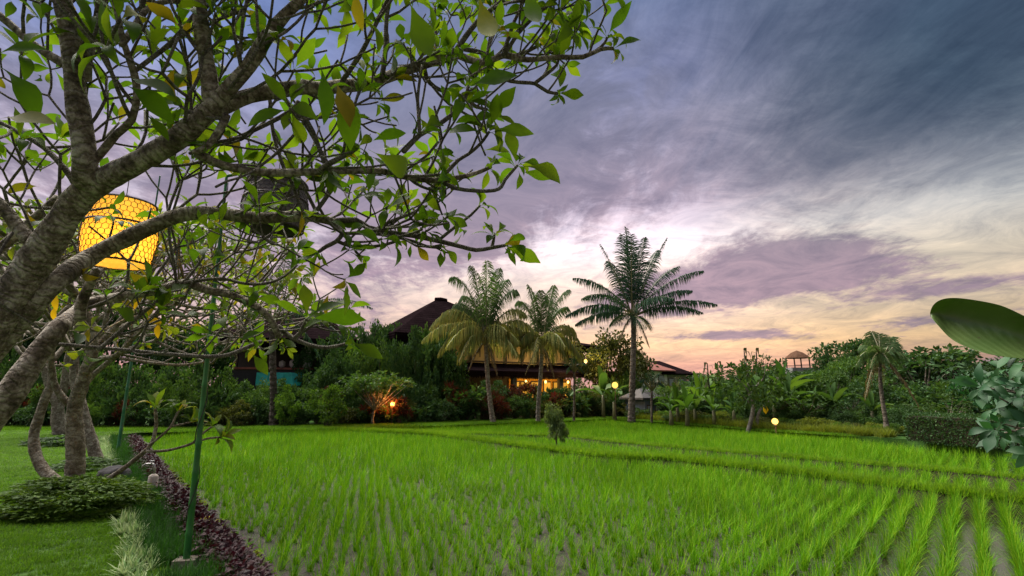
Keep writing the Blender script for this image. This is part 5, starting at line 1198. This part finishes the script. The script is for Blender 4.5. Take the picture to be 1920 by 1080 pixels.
l = r_.uniform(.05, .09, nL)[:, None]; V = np.stack([p, p+d_*l*.5+s_*l*.28, p+d_*l, p+d_*l*.5-s_*l*.28], 1).reshape(-1, 3); b_i = np.arange(nL)*4
link('leaves', mesh('leaves', V, np.stack([b_i, b_i+1, b_i+2, b_i+3], 1), M['dark']), he)
mb = MB(); mb.box((hl/2, hd/2, hh/2-.02), (hl-.06, hd-.06, hh-.08)); mb.build('twiggy_core', M['soil'], he)
# low dark weeds where the paddy meets the hedge
# ------------------------------------------------------------------ bluish broad-leaved tree at the right edge
rq = random.Random(91); bt_o = Vector((P(2010, 735, 7.5).x, 7.5, 0)); bt_ = empty('broad_leaved_tree', bt_o, label='bushy tree with large bluish-green leaves at the right edge of the picture', cat='tree')
LS_BLUE = leafset([M['blue']], [1], 'blue'); accb = []
mb = MB(); mb.tube([(0, 0, -.4), (-.05, 0, .8), (.02, .1, 1.6), (-.1, 0, 2.3)], [.14, .11, .09, .05], 10); mb.build('trunk', M['bark_pale'], bt_, True)
POLYB = [(1835, 700), (1862, 672), (1925, 660), (2200, 640), (2200, 900), (1925, 850), (1880, 832), (1840, 800), (1822, 760), (1815, 725)]
cnt = 0
while cnt < 170:
    px, py = rq.uniform(1815, 2200), rq.uniform(655, 880)
    if not inpoly(px, py, POLYB): continue
    d = rq.uniform(6.6, 8.2); tip = P(px+16, py+8, d); root = bt_o+Vector((0, 0, 1.2+rq.uniform(-.5, .8))); mid = root.lerp(tip, .55)+Vector((0, 0, -.12))
    mb = MB(); mb.tube([root-bt_o, mid-bt_o, tip-bt_o], [.025, .015, .010], 5, cap=False); mb.build('branch', M['bark_pale'], bt_, True)
    whorl(tip, (tip-mid+Vector((-.3, -.3, .25))).normalized(), rq.choice([5, 6, 7]), rq.uniform(.26, .40), rq, accb, bend=.35); cnt += 1
place_leaves(bt_, accb, LS_BLUE, rq, 300, bt_o)

# the very near leaf that pokes in at the right
outl_t = [(1744, 588), (1747, 575), (1757, 564), (1775, 558), (1800, 558), (1840, 564), (1876, 571), (1900, 582), (1930, 597), (1975, 620), (2040, 650)]
outl_b = [(1744, 592), (1750, 600), (1762, 613), (1776, 630), (1795, 644), (1822, 655), (1850, 664), (1885, 670), (1930, 674), (1975, 672), (2040, 664)]
vs = []; fs = []; nv = 7
for i in range(len(outl_t)):
    d = 1.25-.02*i
    a, b_ = outl_t[i], outl_b[i]
    for j in range(nv):
        k_ = j/(nv-1); q = (a[0]+(b_[0]-a[0])*k_, a[1]+(b_[1]-a[1])*k_)
        dz = .045*(1-(2*k_-1)**2)*(min(1, i/3)) ; vs.append(P(q[0], q[1], d+dz-.006*math.sin(i*1.3)*abs(2*k_-1)))
fs = [(i*nv+j, i*nv+j+1, (i+1)*nv+j+1, (i+1)*nv+j) for i in range(len(outl_t)-1) for j in range(nv-1)]
nlo = Vector((P(2200, 735, 1.2).x, 1.2, -.3)); nl = empty('broad_leaf_plant', nlo, label='big dark green paddle-shaped leaf of a plant just outside the right edge', cat='plant')
m_, t = mat('near_leaf'); co = t.new('ShaderNodeTexCoord').outputs['Object']; wv_ = t.new('ShaderNodeTexWave'); wv_.bands_direction = 'X'; t.put(wv_.inputs['Vector'], co); wv_.inputs['Scale'].default_value = 22; wv_.inputs['Distortion'].default_value = 1.5
nn_ = t.noise(co, 9, 5, .6); sp_ = t.noise(co, 70, 2, .5)
colr = t.ramp(nn_, [(.35, (.08, .15, .035)), (.65, (.13, .20, .055))]); colr = t.mix(t.sstep(sp_, .70, .78), colr, (.10, .09, .05))
b = t.new('ShaderNodeBsdfPrincipled', ins={'Base Color': colr, 'Roughness': .42, 'Normal': bump(t, wv_.outputs[1], .2, .003)}); tr = t.new('ShaderNodeBsdfTranslucent', ins={0: (.16, .26, .04)})
mx = t.new('ShaderNodeMixShader', ins={0: .35}); t.l.new(b.outputs[0], mx.inputs[1]); t.l.new(tr.outputs[0], mx.inputs[2]); out(t, mx); M['near_leaf'] = m_
lo = link('leaf', mesh('leaf', [v-nlo for v in vs], fs, m_, True), nl)
sm = lo.modifiers.new('thick', 'SOLIDIFY'); sm.thickness = .0012; ss = lo.modifiers.new('smooth', 'SUBSURF'); ss.levels = 2; ss.render_levels = 2
mb = MB(); ctr = [P((outl_t[i][0]+outl_b[i][0])/2, (outl_t[i][1]+outl_b[i][1])/2, 1.25-.02*i+.047)-nlo for i in range(1, len(outl_t))]; ctr += [P(2110, 680, 1.1)-nlo, P(2180, 760, 1.15)-nlo, Vector((0, 0, 0))]
mb.tube(ctr, [.0003+.0003*i for i in range(len(ctr)-3)]+[.008, .010, .014], 8); mb.build('midrib', M['near_leaf'], nl, True)

# ------------------------------------------------------------------ buildings
def thatchmat(name, a, b_, c):
    m_, t = mat(name); co = t.new('ShaderNodeTexCoord').outputs['Object']; mp = t.new('ShaderNodeMapping'); t.put(mp.inputs[0], co); mp.inputs['Scale'].default_value = (9, 9, 1.5)
    n = t.noise(mp, 2.5, 5, .7); n2 = t.noise(co, .8, 4, .6); wv = t.new('ShaderNodeTexWave'); wv.bands_direction = 'Z'; t.put(wv.inputs['Vector'], co); wv.inputs['Scale'].default_value = 1.6; wv.inputs['Distortion'].default_value = 2.5
    k = t.m('ADD', t.m('MULTIPLY', n, .6), t.m('MULTIPLY', n2, .4)); col = t.ramp(k, [(.35, a), (.5, b_), (.66, c)])
    b = t.new('ShaderNodeBsdfPrincipled', ins={'Base Color': col, 'Roughness': .95, 'Normal': bump(t, t.m('ADD', n, t.m('MULTIPLY', wv.outputs[1], .5)), .8, .06), 'Specular IOR Level': 0.0}); out(t, b); return m_
M['thatch'] = thatchmat('dark_thatch', (.005, .003, .0035), (.011, .007, .008), (.022, .014, .016))
M['cream'] = plain('cream_wall', (.62, .48, .28), .85, 0, .12, 1.2, .2)
M['woodd'] = plain('dark_wood', (.035, .02, .014), .6, 0, .25, 4, .3)
M['white'] = plain('white_plaster', (.55, .53, .52), .8, 0, .1, 2, .2)
M['greyst'] = plain('grey_stone', (.20, .19, .185), .85, 0, .2, 3, .4)
M['redtile'] = plain('red_roof_tile', (.20, .055, .035), .7, 0, .25, 2, .4)
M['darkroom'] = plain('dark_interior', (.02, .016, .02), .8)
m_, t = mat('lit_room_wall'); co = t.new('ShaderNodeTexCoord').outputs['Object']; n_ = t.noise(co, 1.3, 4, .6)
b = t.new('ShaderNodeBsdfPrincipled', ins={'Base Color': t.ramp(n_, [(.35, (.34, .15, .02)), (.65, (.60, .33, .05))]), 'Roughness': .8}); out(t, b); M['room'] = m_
def local_frame(A, B):
    d = (B-A); d.z = 0; L_ = d.length; return math.atan2(d.y, d.x), L_
def hip_roof(mb, x0, x1, y0, y1, ze, zr, rx0, rx1, ry, th=.28, mi=0):
    e = [(x0, y0, ze), (x1, y0, ze), (x1, y1, ze), (x0, y1, ze)]; rdg = [(rx0, ry, zr), (rx1, ry, zr)]
    mb.add(e+rdg, [(0, 1, 5, 4), (1, 2, 5), (2, 3, 4, 5), (3, 0, 4)], mi)
    lo_ = [(x, y, z-th) for x, y, z in e]; mb.add(e+lo_, [(0, 4, 5, 1), (1, 5, 6, 2), (2, 6, 7, 3), (3, 7, 4, 0), (4, 7, 6, 5)], mi)
def fringe(name, pts, m_, parent, ln=.22, dens=14, seed=1):
    rr = random.Random(seed); mb = MB()
    for a, b_ in zip(pts[:-1], pts[1:]):
        a, b_ = Vector(a), Vector(b_); n = int((b_-a).length*dens)
        for i in range(n):
            p = a.lerp(b_, i/n); q = a.lerp(b_, (i+1.1)/n); l = ln*rr.uniform(.4, 1.1); mb.add([p, q, q-Vector((0, 0, l*.6)), p.lerp(q, .5)-Vector((0, 0, l))], [(0, 3, 2, 1)])
    return mb.build(name, m_, parent)
A = P(850, 735, 36.5); A.z = 0; B = P(1112, 735, 43.0); B.z = 0; ang, HL = local_frame(A, B)
hs_ = empty('thatched_house', A, ang, label='two-storey thatched house with cream upper wall and lit veranda behind the golden palms', cat='house')
mb = MB(); mb.box((HL/2, 4.5, 4.5), (HL-.2, 7.0, 2.2)); mb.box((HL/2, 5.5, 1.7), (HL-1, 5.0, 3.4), mi=1); mb.build('wall', [M['cream'], M['darkroom']], hs_)  # lower wall coloured dark in place of its unlit shade
mb = MB(); hip_roof(mb, -4.6, HL*.60, -.6, 10.6, 5.6, 9.1, .6, 1.4, 5.0, .4); hip_roof(mb, HL*.5, HL+1.4, -.45, 8.6, 5.45, 6.5, HL*.66, HL*.8, 4.0, .3)
up_ = mb.build('roof', M['thatch'], hs_)
fringe('eave_fringe', [(-4.6, -.6, 5.22), (HL*.60, -.6, 5.22), (HL*.6, 10.6, 5.22)], M['thatch'], up_, .35, 8, 2)
mb = MB(); mb.tube([(.5, 5, 9.1), (1.0, 5, 9.14), (1.5, 5, 9.1)], [.16, .18, .16], 8); mb.build('ridge', M['thatch'], up_, True)
# lower skirt roof
mb = MB(); mb.add([(-1.8, -2.2, 3.15), (HL+1.2, -2.2, 3.15), (HL+.3, 1.0, 3.85), (-.6, 1.0, 3.85), (-1.8, -2.2, 2.83), (HL+1.2, -2.2, 2.83), (HL+.3, 1.0, 3.5), (-.6, 1.0, 3.5)],
      [(0, 1, 2, 3), (4, 7, 6, 5), (0, 4, 5, 1), (1, 5, 6, 2), (3, 7, 4, 0), (2, 6, 7, 3)])
lr = mb.build('veranda_roof', M['thatch'], hs_); fringe('eave_fringe', [(-1.8, -2.2, 2.86), (HL+1.2, -2.2, 2.86)], M['thatch'], lr, .3, 8, 3)
for i in range(9):
    x_ = .3+i*(HL-.6)/8; mb = MB(); mb.box((x_, .92, 4.6), (.16, .12, 1.95)); mb.build('post', M['woodd'], hs_)
mb = MB(); mb.box((HL/2, .96, 5.5), (HL, .14, .18)); mb.box((HL/2, .90, 3.95), (HL, .14, .12)); mb.build('beam', M['woodd'], hs_)
for i in range(8):
    x_ = .3+(i+.5)*(HL-.6)/8; mb = MB(); mb.box((x_, .965, 4.75), (.95, .05, 1.0)) ; fr = mb.build('window', M['cream'], hs_)
    mb = MB(); mb.box((x_, .93, 4.75), (.06, .03, .95)); mb.build('mullion', M['woodd'], fr)
# veranda: lit back wall, floor, pillars
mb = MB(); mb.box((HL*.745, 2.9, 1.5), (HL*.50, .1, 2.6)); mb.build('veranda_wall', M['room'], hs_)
mb = MB(); mb.box((HL/2, .4, .25), (HL, 4.6, .5)); mb.build('veranda_floor', M['greyst'], hs_)
for x_ in (.4, HL*.33, HL*.66, HL-.3):
    mb = MB(); mb.box((x_, -1.3, 1.65), (.34, .34, 2.4)); mb.build('pillar', M['greyst'], hs_)
for i, x_ in enumerate((HL*.54, HL*.61, HL*.69, HL*.79, HL*.87, HL*.94)):
    mb = MB(); mb.box((x_, 2.80, 1.75), (.80, .06, 1.7)); fr = mb.build('window', M['woodd'], hs_); mb = MB(); mb.box((x_, 2.76, 1.75), (.64, .03, 1.5)); mb.build('pane', emis('lit_window', (1, .46, .05), (.42, .30, .36)[i % 3]), fr)
    if i % 2 == 0:
        mb = MB(); mb.tube([(x_, 1.2, 2.62), (x_, 1.2, 2.52), (x_, 1.2, 2.42)], [.05, .10, .05], 8); mb.build('lamp', M['bulb'], hs_, True)
        ld = bpy.data.lights.new('veranda_light', 'POINT'); ld.energy = 38; ld.color = (1, .56, .12); ld.shadow_soft_size = .1; lo_ = bpy.data.objects.new('veranda_light', ld); COL.objects.link(lo_); lo_.parent = hs_; lo_.location = (x_, .9, 2.35)

# pavilion at the left behind the hedge
A = P(425, 735, 34); A.z = 0; B = P(690, 735, 36); B.z = 0; ang, PL = local_frame(A, B); pv = empty('pavilion', A, ang, label='dark open pavilion on a raised red-edged terrace behind the left hedge', cat='building')
zt = 3.25
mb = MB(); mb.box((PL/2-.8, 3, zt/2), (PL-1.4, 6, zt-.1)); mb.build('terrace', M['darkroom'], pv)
mb = MB(); mb.box((PL*.34, -.06, zt), (PL*.62, .12, .13)); mb.build('terrace_edge', M['redtile'], pv)
mb = MB(); mb.box((PL*.40, 5.2, zt+1.0), (PL*1.05, .2, 2.6)); mb.build('back_wall', M['woodd'], pv)
mb = MB(); mb.box((PL*.535, .3, zt+.95), (.42, .42, 1.9)); mb.build('column', M['white'], pv)
for x_ in (.3, PL*.27, PL*.80): mb = MB(); mb.box((x_, .3, zt+.95), (.2, .2, 1.9)); mb.build('column', M['woodd'], pv)
mb = MB(); hip_roof(mb, -1.2, PL*.9, -1.2, 7, zt+1.95, zt+4.2, 2.2, 5.2, 3, .3); rf = mb.build('roof', M['thatch'], pv); fringe('eave_fringe', [(-1.2, -1.2, zt+1.66), (PL*.9, -1.2, zt+1.66)], M['thatch'], rf, .3, 8, 5)
mb = MB(); y0 = -.35
for i in range(12): mb.add([(PL*.20+i*.235, y0+.06*math.sin(i*1.3), zt-.28), (PL*.20+(i+1)*.235, y0+.06*math.sin((i+1)*1.3), zt-.28+.01*(i % 3)), (PL*.20+(i+1)*.235, y0-.1+.09*math.sin((i+1)*1.7), zt-1.12), (PL*.20+i*.235, y0-.1+.09*math.sin(i*1.7), zt-1.12)], [(0, 3, 2, 1)])
tp = mb.mesh('tarpaulin', plain('turquoise_tarpaulin', (.015, .46, .38), .5, 0, .15, 3, .2)); to = link('tarpaulin', tp, None, A, (0, 0, ang)); setp(to, 'turquoise tarpaulin hanging below the pavilion terrace behind the shaded palm', 'tarpaulin')
to.modifiers.new('thick', 'SOLIDIFY').thickness = .01
mb = MB(); mb.tube([(PL*.60, -.3, zt-.05), (PL*.76, -.3, zt-.05), (PL*.78, -.3, zt-.12), (PL*.78, -.3, zt-.7)], .05, 8); ro_ = link('railing', mb.mesh('railing', M['white'], True), None, A, (0, 0, ang)); setp(ro_, 'bent white pipe railing right of the pavilion column', 'railing')
for i, (fx, s_) in enumerate(((.42, .24), (.34, .20))):
    cc = MB(); cc.tube([(PL*fx, 1.0, zt+.12), (PL*fx, 1.0, zt+.12+s_*.6), (PL*fx, 1.0, zt+.12+s_*1.9), (PL*fx, 1.0, zt+.12+s_*2.3)], [s_*.5, s_*1.05, s_*1.0, s_*.35], 12)
    o = link('cushion', cc.mesh('cushion', M['white'], True), None, A, (0, 0, ang)); setp(o, ('plump' if i == 0 else 'smaller') + ' white round cushion standing on the dark pavilion terrace', 'cushion')

# houses beyond, right of the coconut palm
def small_house(pa, pb, d0, d1, zw, zr, roofm, wallm, label, name='house', over=.7, dep=6, win=2, ridge=.5):
    A = P(pa, 735, d0); A.z = 0; B = P(pb, 735, d1); B.z = 0; ang, L_ = local_frame(A, B); t = empty(name, A, ang, label=label, cat='house' if name != 'hut' else 'hut')
    mb = MB(); mb.box((L_/2, dep/2, zw/2), (L_, dep, zw)); mb.build('wall', wallm, t)
    mb = MB(); hip_roof(mb, -over, L_+over, -over, dep+over, zw, zr, L_*(.5-ridge/2), L_*(.5+ridge/2), dep/2, .12); mb.build('roof', roofm, t)
    for i in range(win):
        mb = MB(); x_ = L_*(i+.5)/win; mb.box((x_, -.02, zw-.9), (L_/win*.5, .06, .9)); fr = mb.build('window', M['woodd'], t); mb = MB(); mb.box((x_, -.06, zw-.9), (L_/win*.42, .03, .75)); mb.build('pane', plain('window_glass', (.25, .28, .33), .15), fr)
    return t
small_house(1206, 1252, 52, 54, 3.9, 5.35, M['redtile'], M['white'], 'distant house with a red tiled roof right of the coconut palm')
small_house(1250, 1288, 54, 55, 3.6, 5.1, M['thatch'], M['greyst'], 'distant house with a dark steep roof beside the red tiled one', ridge=.3)
small_house(1208, 1252, 33.5, 34, 1.35, 1.95, plain('weathered_roof', (.03, .028, .032), .8, 0, .25, 3, .4), plain('blue_grey_wall', (.10, .13, .19), .7, 0, .2, 2, .2), 'small low hut with a grey roof and bluish walls behind the hedge plants', 'hut', .3, 2.5, 3)
lk = P(1502, 735, 66); lk.z = .3; lt = empty('lookout', lk, label='little thatched lookout on posts above the right-hand trees', cat='lookout')
mb = MB(); mb.box((0, 0, 2.2), (3.4, 3.4, 4.4)); mb.build('base', M['greyst'], lt)
for sx in (-1, 1):
    for sy in (-1, 1): mb = MB(); mb.box((sx*.95, sy*.95, 5.05), (.12, .12, 1.4)); mb.build('post', M['woodd'], lt)
mb = MB(); k8 = 12; cone = [(1.55*math.cos(6.283*i/k8), 1.55*math.sin(6.283*i/k8), 5.65) for i in range(k8)]+[(.7*math.cos(6.283*i/k8), .7*math.sin(6.283*i/k8), 6.35) for i in range(k8)]+[(0, 0, 6.65)]
mb.add(cone, [(i, (i+1) % k8, k8+(i+1) % k8, k8+i) for i in range(k8)]+[(k8+i, k8+(i+1) % k8, 2*k8) for i in range(k8)]+[tuple(reversed(range(k8)))]); mb.build('roof', thatchmat('brown_thatch', (.05, .025, .015), (.10, .055, .035), (.15, .09, .06)), lt)
mb = MB(); [mb.box((0, sy*.95, 4.75), (1.9, .06, .06)) for sy in (-1, 1)]; mb.build('rail', M['woodd'], lt)

# ------------------------------------------------------------------ garden lamps
def lamp(px, py, d, post, r, energy, label, name='garden_lamp', color=(1, .62, .2), bs=7):
    c = P(px, py, d); t = empty(name, (c.x, c.y, 0 if post else c.z), cat='lamp', label=label)
    z = c.z if post else 0
    mb = MB()
    if post: mb.tube([(0, 0, 0), (0, 0, z-r)], .025, 6)
    mb.tube([(0, 0, z-r*1.25), (0, 0, z-r*.95)], [r*.6, r*.5], 10)
    mb.build('post' if post else 'bracket', M['woodd'], t)
    mb = MB(); k_ = 8; mb.tube([(0, 0, z-r*math.cos(math.pi*i/k_)) for i in range(k_+1)], [max(.004, r*math.sin(math.pi*i/k_)) for i in range(k_+1)], 14, cap=False); mb.build('globe', emis('lamp_globe', (1, .62, .12), bs), t, True)
    ld = bpy.data.lights.new('lamp_glow', 'POINT'); ld.energy = energy; ld.color = color; ld.shadow_soft_size = r; lo_ = bpy.data.objects.new('lamp_glow', ld); COL.objects.link(lo_); lo_.parent = t; lo_.location = (0, -r*1.6, z+.05)
lamp(736, 758, G(736, 798).y+1.0, True, .12, 110, 'glowing low globe lamp at the foot of the hedge, lighting orange foliage', color=(1, .34, .05), bs=2.2)
lamp(1153, 722, 32.5, True, .19, 40, 'yellow globe lamp on a thin post left of the coconut palm', bs=.8)
lamp(1098, 677, 38, False, .12, 260, 'small bright wall lamp at the right end of the cream upper storey', 'wall_lamp', bs=1.6)
lamp(1453, 790, G(1453, 812).y+.1, True, .13, 25, 'glowing ground lamp among the plants right of the gnarled tree', bs=1.3)
lp = P(1436, 767, 25.5); o = link('yellow_leaf', mesh('yellow_leaf', [(-.12, 0, .25), (.12, 0, .28), (.14, .02, -.05), (0, .05, -.25), (-.12, .02, -.1), (0, .08, .05)], [(0, 1, 5), (1, 2, 5), (2, 3, 5), (3, 4, 5), (4, 0, 5)], M['leaf_lampglow']), gt, lp-gb)  # leaf coloured amber for the lamp light falling on it

# ------------------------------------------------------------------ small things by the border
# boulder
import bmesh
bm = bmesh.new(); bmesh.ops.create_icosphere(bm, subdivisions=4, radius=1); rr = random.Random(4)
from mathutils import noise as mn
for v in bm.verts: k_ = 1+.28*mn.noise(v.co*1.3+Vector((3, 1, 2)))+.08*mn.noise(v.co*5); v.co = Vector((v.co.x*.26*k_, v.co.y*.30*k_, max(-.05, v.co.z*.27*k_+.04)))
me = bpy.data.meshes.new('boulder'); bm.to_mesh(me); bm.free(); me.materials.append(plain('dark_boulder', (.02, .017, .02), .9, 0, .35, 4, .8)); me.polygons.foreach_set('use_smooth', [True]*len(me.polygons))
bo = G(203, 905); link('boulder', me, None, (bo.x, bo.y+.2, 0), label='dark boulder between the looping plumeria and the variegated edging', cat='rock')
# shrub rings at the feet of the plumerias
c0 = G(140, 962); t = empty('ring_shrub', c0, label='low dark green shrub ring round the foot of the looping plumeria', cat='shrub')
v, f, cen = cloud(701, 150, 60, sh_dome, .06, .016, .10, (.75, 1)); v = v*np.array([2.05, 1.35, .58]); link('crown', mesh('crown', v, f, leafmat('ring_leaf', [(.03, .075, .008), (.065, .135, .012), (.11, .18, .018)], .45, .3)), t)
c1 = G(205, 940); 
v, f, cen = cloud(702, 60, 50, sh_dome, .09, .016, .10, (.75, 1)); v = v*np.array([.9, 1.0, .36]); t = empty('ring_shrub', c1, label='light yellow-green tuft on the paddy side of the shrub ring', cat='shrub'); link('crown', mesh('crown', v, f, M['lime']), t)
c2 = G(112, 835); v, f, cen = cloud(703, 50, 40, sh_dome, .09, .02, .10, (.75, 1)); v = v*np.array([2.0, 1.6, .34]); t = empty('ring_shrub', c2, label='dark low shrub round the foot of the far stout plumeria', cat='shrub'); link('crown', mesh('crown', v, f, M['dark']), t)
c3 = G(165, 880); v, f, cen = cloud(704, 40, 40, sh_dome, .10, .02, .10, (.75, 1)); v = v*np.array([1.7, 1.3, .28]); t = empty('ring_shrub', c3, label='low green plants round the foot of the leaning plumeria', cat='shrub'); link('crown', mesh('crown', v, f, M['mid']), t)
# standpipe
fb = G(283, 930); t = empty('standpipe', (fb.x, fb.y, -.03), label='grey steel standpipe bent over a pale concrete post in the purple border', cat='standpipe')
mb = MB(); mb.tube([(0, 0, 0), (0, 0, .05), (0, 0, .34), (0, 0, .36)], [.085, .08, .075, .06], 14); mb.build('post', plain('pale_concrete', (.42, .37, .32), .9, 0, .15, 10, .5), t, True)
mb = MB(); mb.tube([(0, 0, .33), (0, 0, .47), (-.01, 0, .52), (-.05, 0, .545), (-.15, 0, .54), (-.20, 0, .51), (-.215, 0, .46)], .017, 8); mb.build('pipe', plain('galvanised_steel', (.38, .37, .36), .35, .8), t, True)
mb = MB(); mb.tube([(-.05, -.01, .545), (-.05, -.01, .59)], .008, 6); mb.tube([(-.09, -.01, .59), (-.01, -.01, .59)], .009, 6); mb.build('tap_handle', plain('tap_metal', (.3, .3, .3), .4, .7), t, True)
# scrap of blue cloth by the paddy
bm = bmesh.new(); bmesh.ops.create_icosphere(bm, subdivisions=3, radius=1)
for v in bm.verts: k_ = 1+.5*mn.noise(v.co*2.6+Vector((9, 1, 2))); v.co = Vector((v.co.x*.13*k_, v.co.y*.09*k_, v.co.z*.07*k_+.05))
me = bpy.data.meshes.new('blue_bag'); bm.to_mesh(me); bm.free(); me.materials.append(plain('blue_plastic', (.02, .05, .16), .4, 0, .3, 9, .4))
bb = G(386, 982, -.1); link('blue_bag', me, None, (bb.x, bb.y, -.14), label='crumpled dark blue plastic bag at the paddy edge right of the near pole', cat='bag')
yb = G(377, 1000); v, f, cen = cloud(705, 22, 30, sh_dome, .16, .05, .12, (.7, 1)); v = v*np.array([.34, .34, .26]); t = empty('yellow_plant', (yb.x, yb.y, -.05), label='small bright yellow-leaved plant right of the near green pole', cat='plant'); link('crown', mesh('crown', v, f, leafmat('yellow_leaf', [(.22, .20, .015), (.35, .30, .02)], .5, .3)), t)

# ------------------------------------------------------------------ labels that tell look-alikes apart
ORD = ['first', 'second', 'third', 'fourth', 'fifth', 'sixth', 'seventh', 'eighth', 'ninth', 'tenth', 'eleventh', 'twelfth', 'thirteenth', 'fourteenth', 'fifteenth', 'sixteenth', 'seventeenth', 'eighteenth', 'nineteenth', 'twentieth']
for base, lst in LABELS.items():
    if len(lst) == 1: lst[0][1]['label'] = base; continue
    for k_, (px, o) in enumerate(sorted(lst, key=lambda q: q[0])): o['label'] = base+(', %s from left' % ORD[min(k_, 19)])
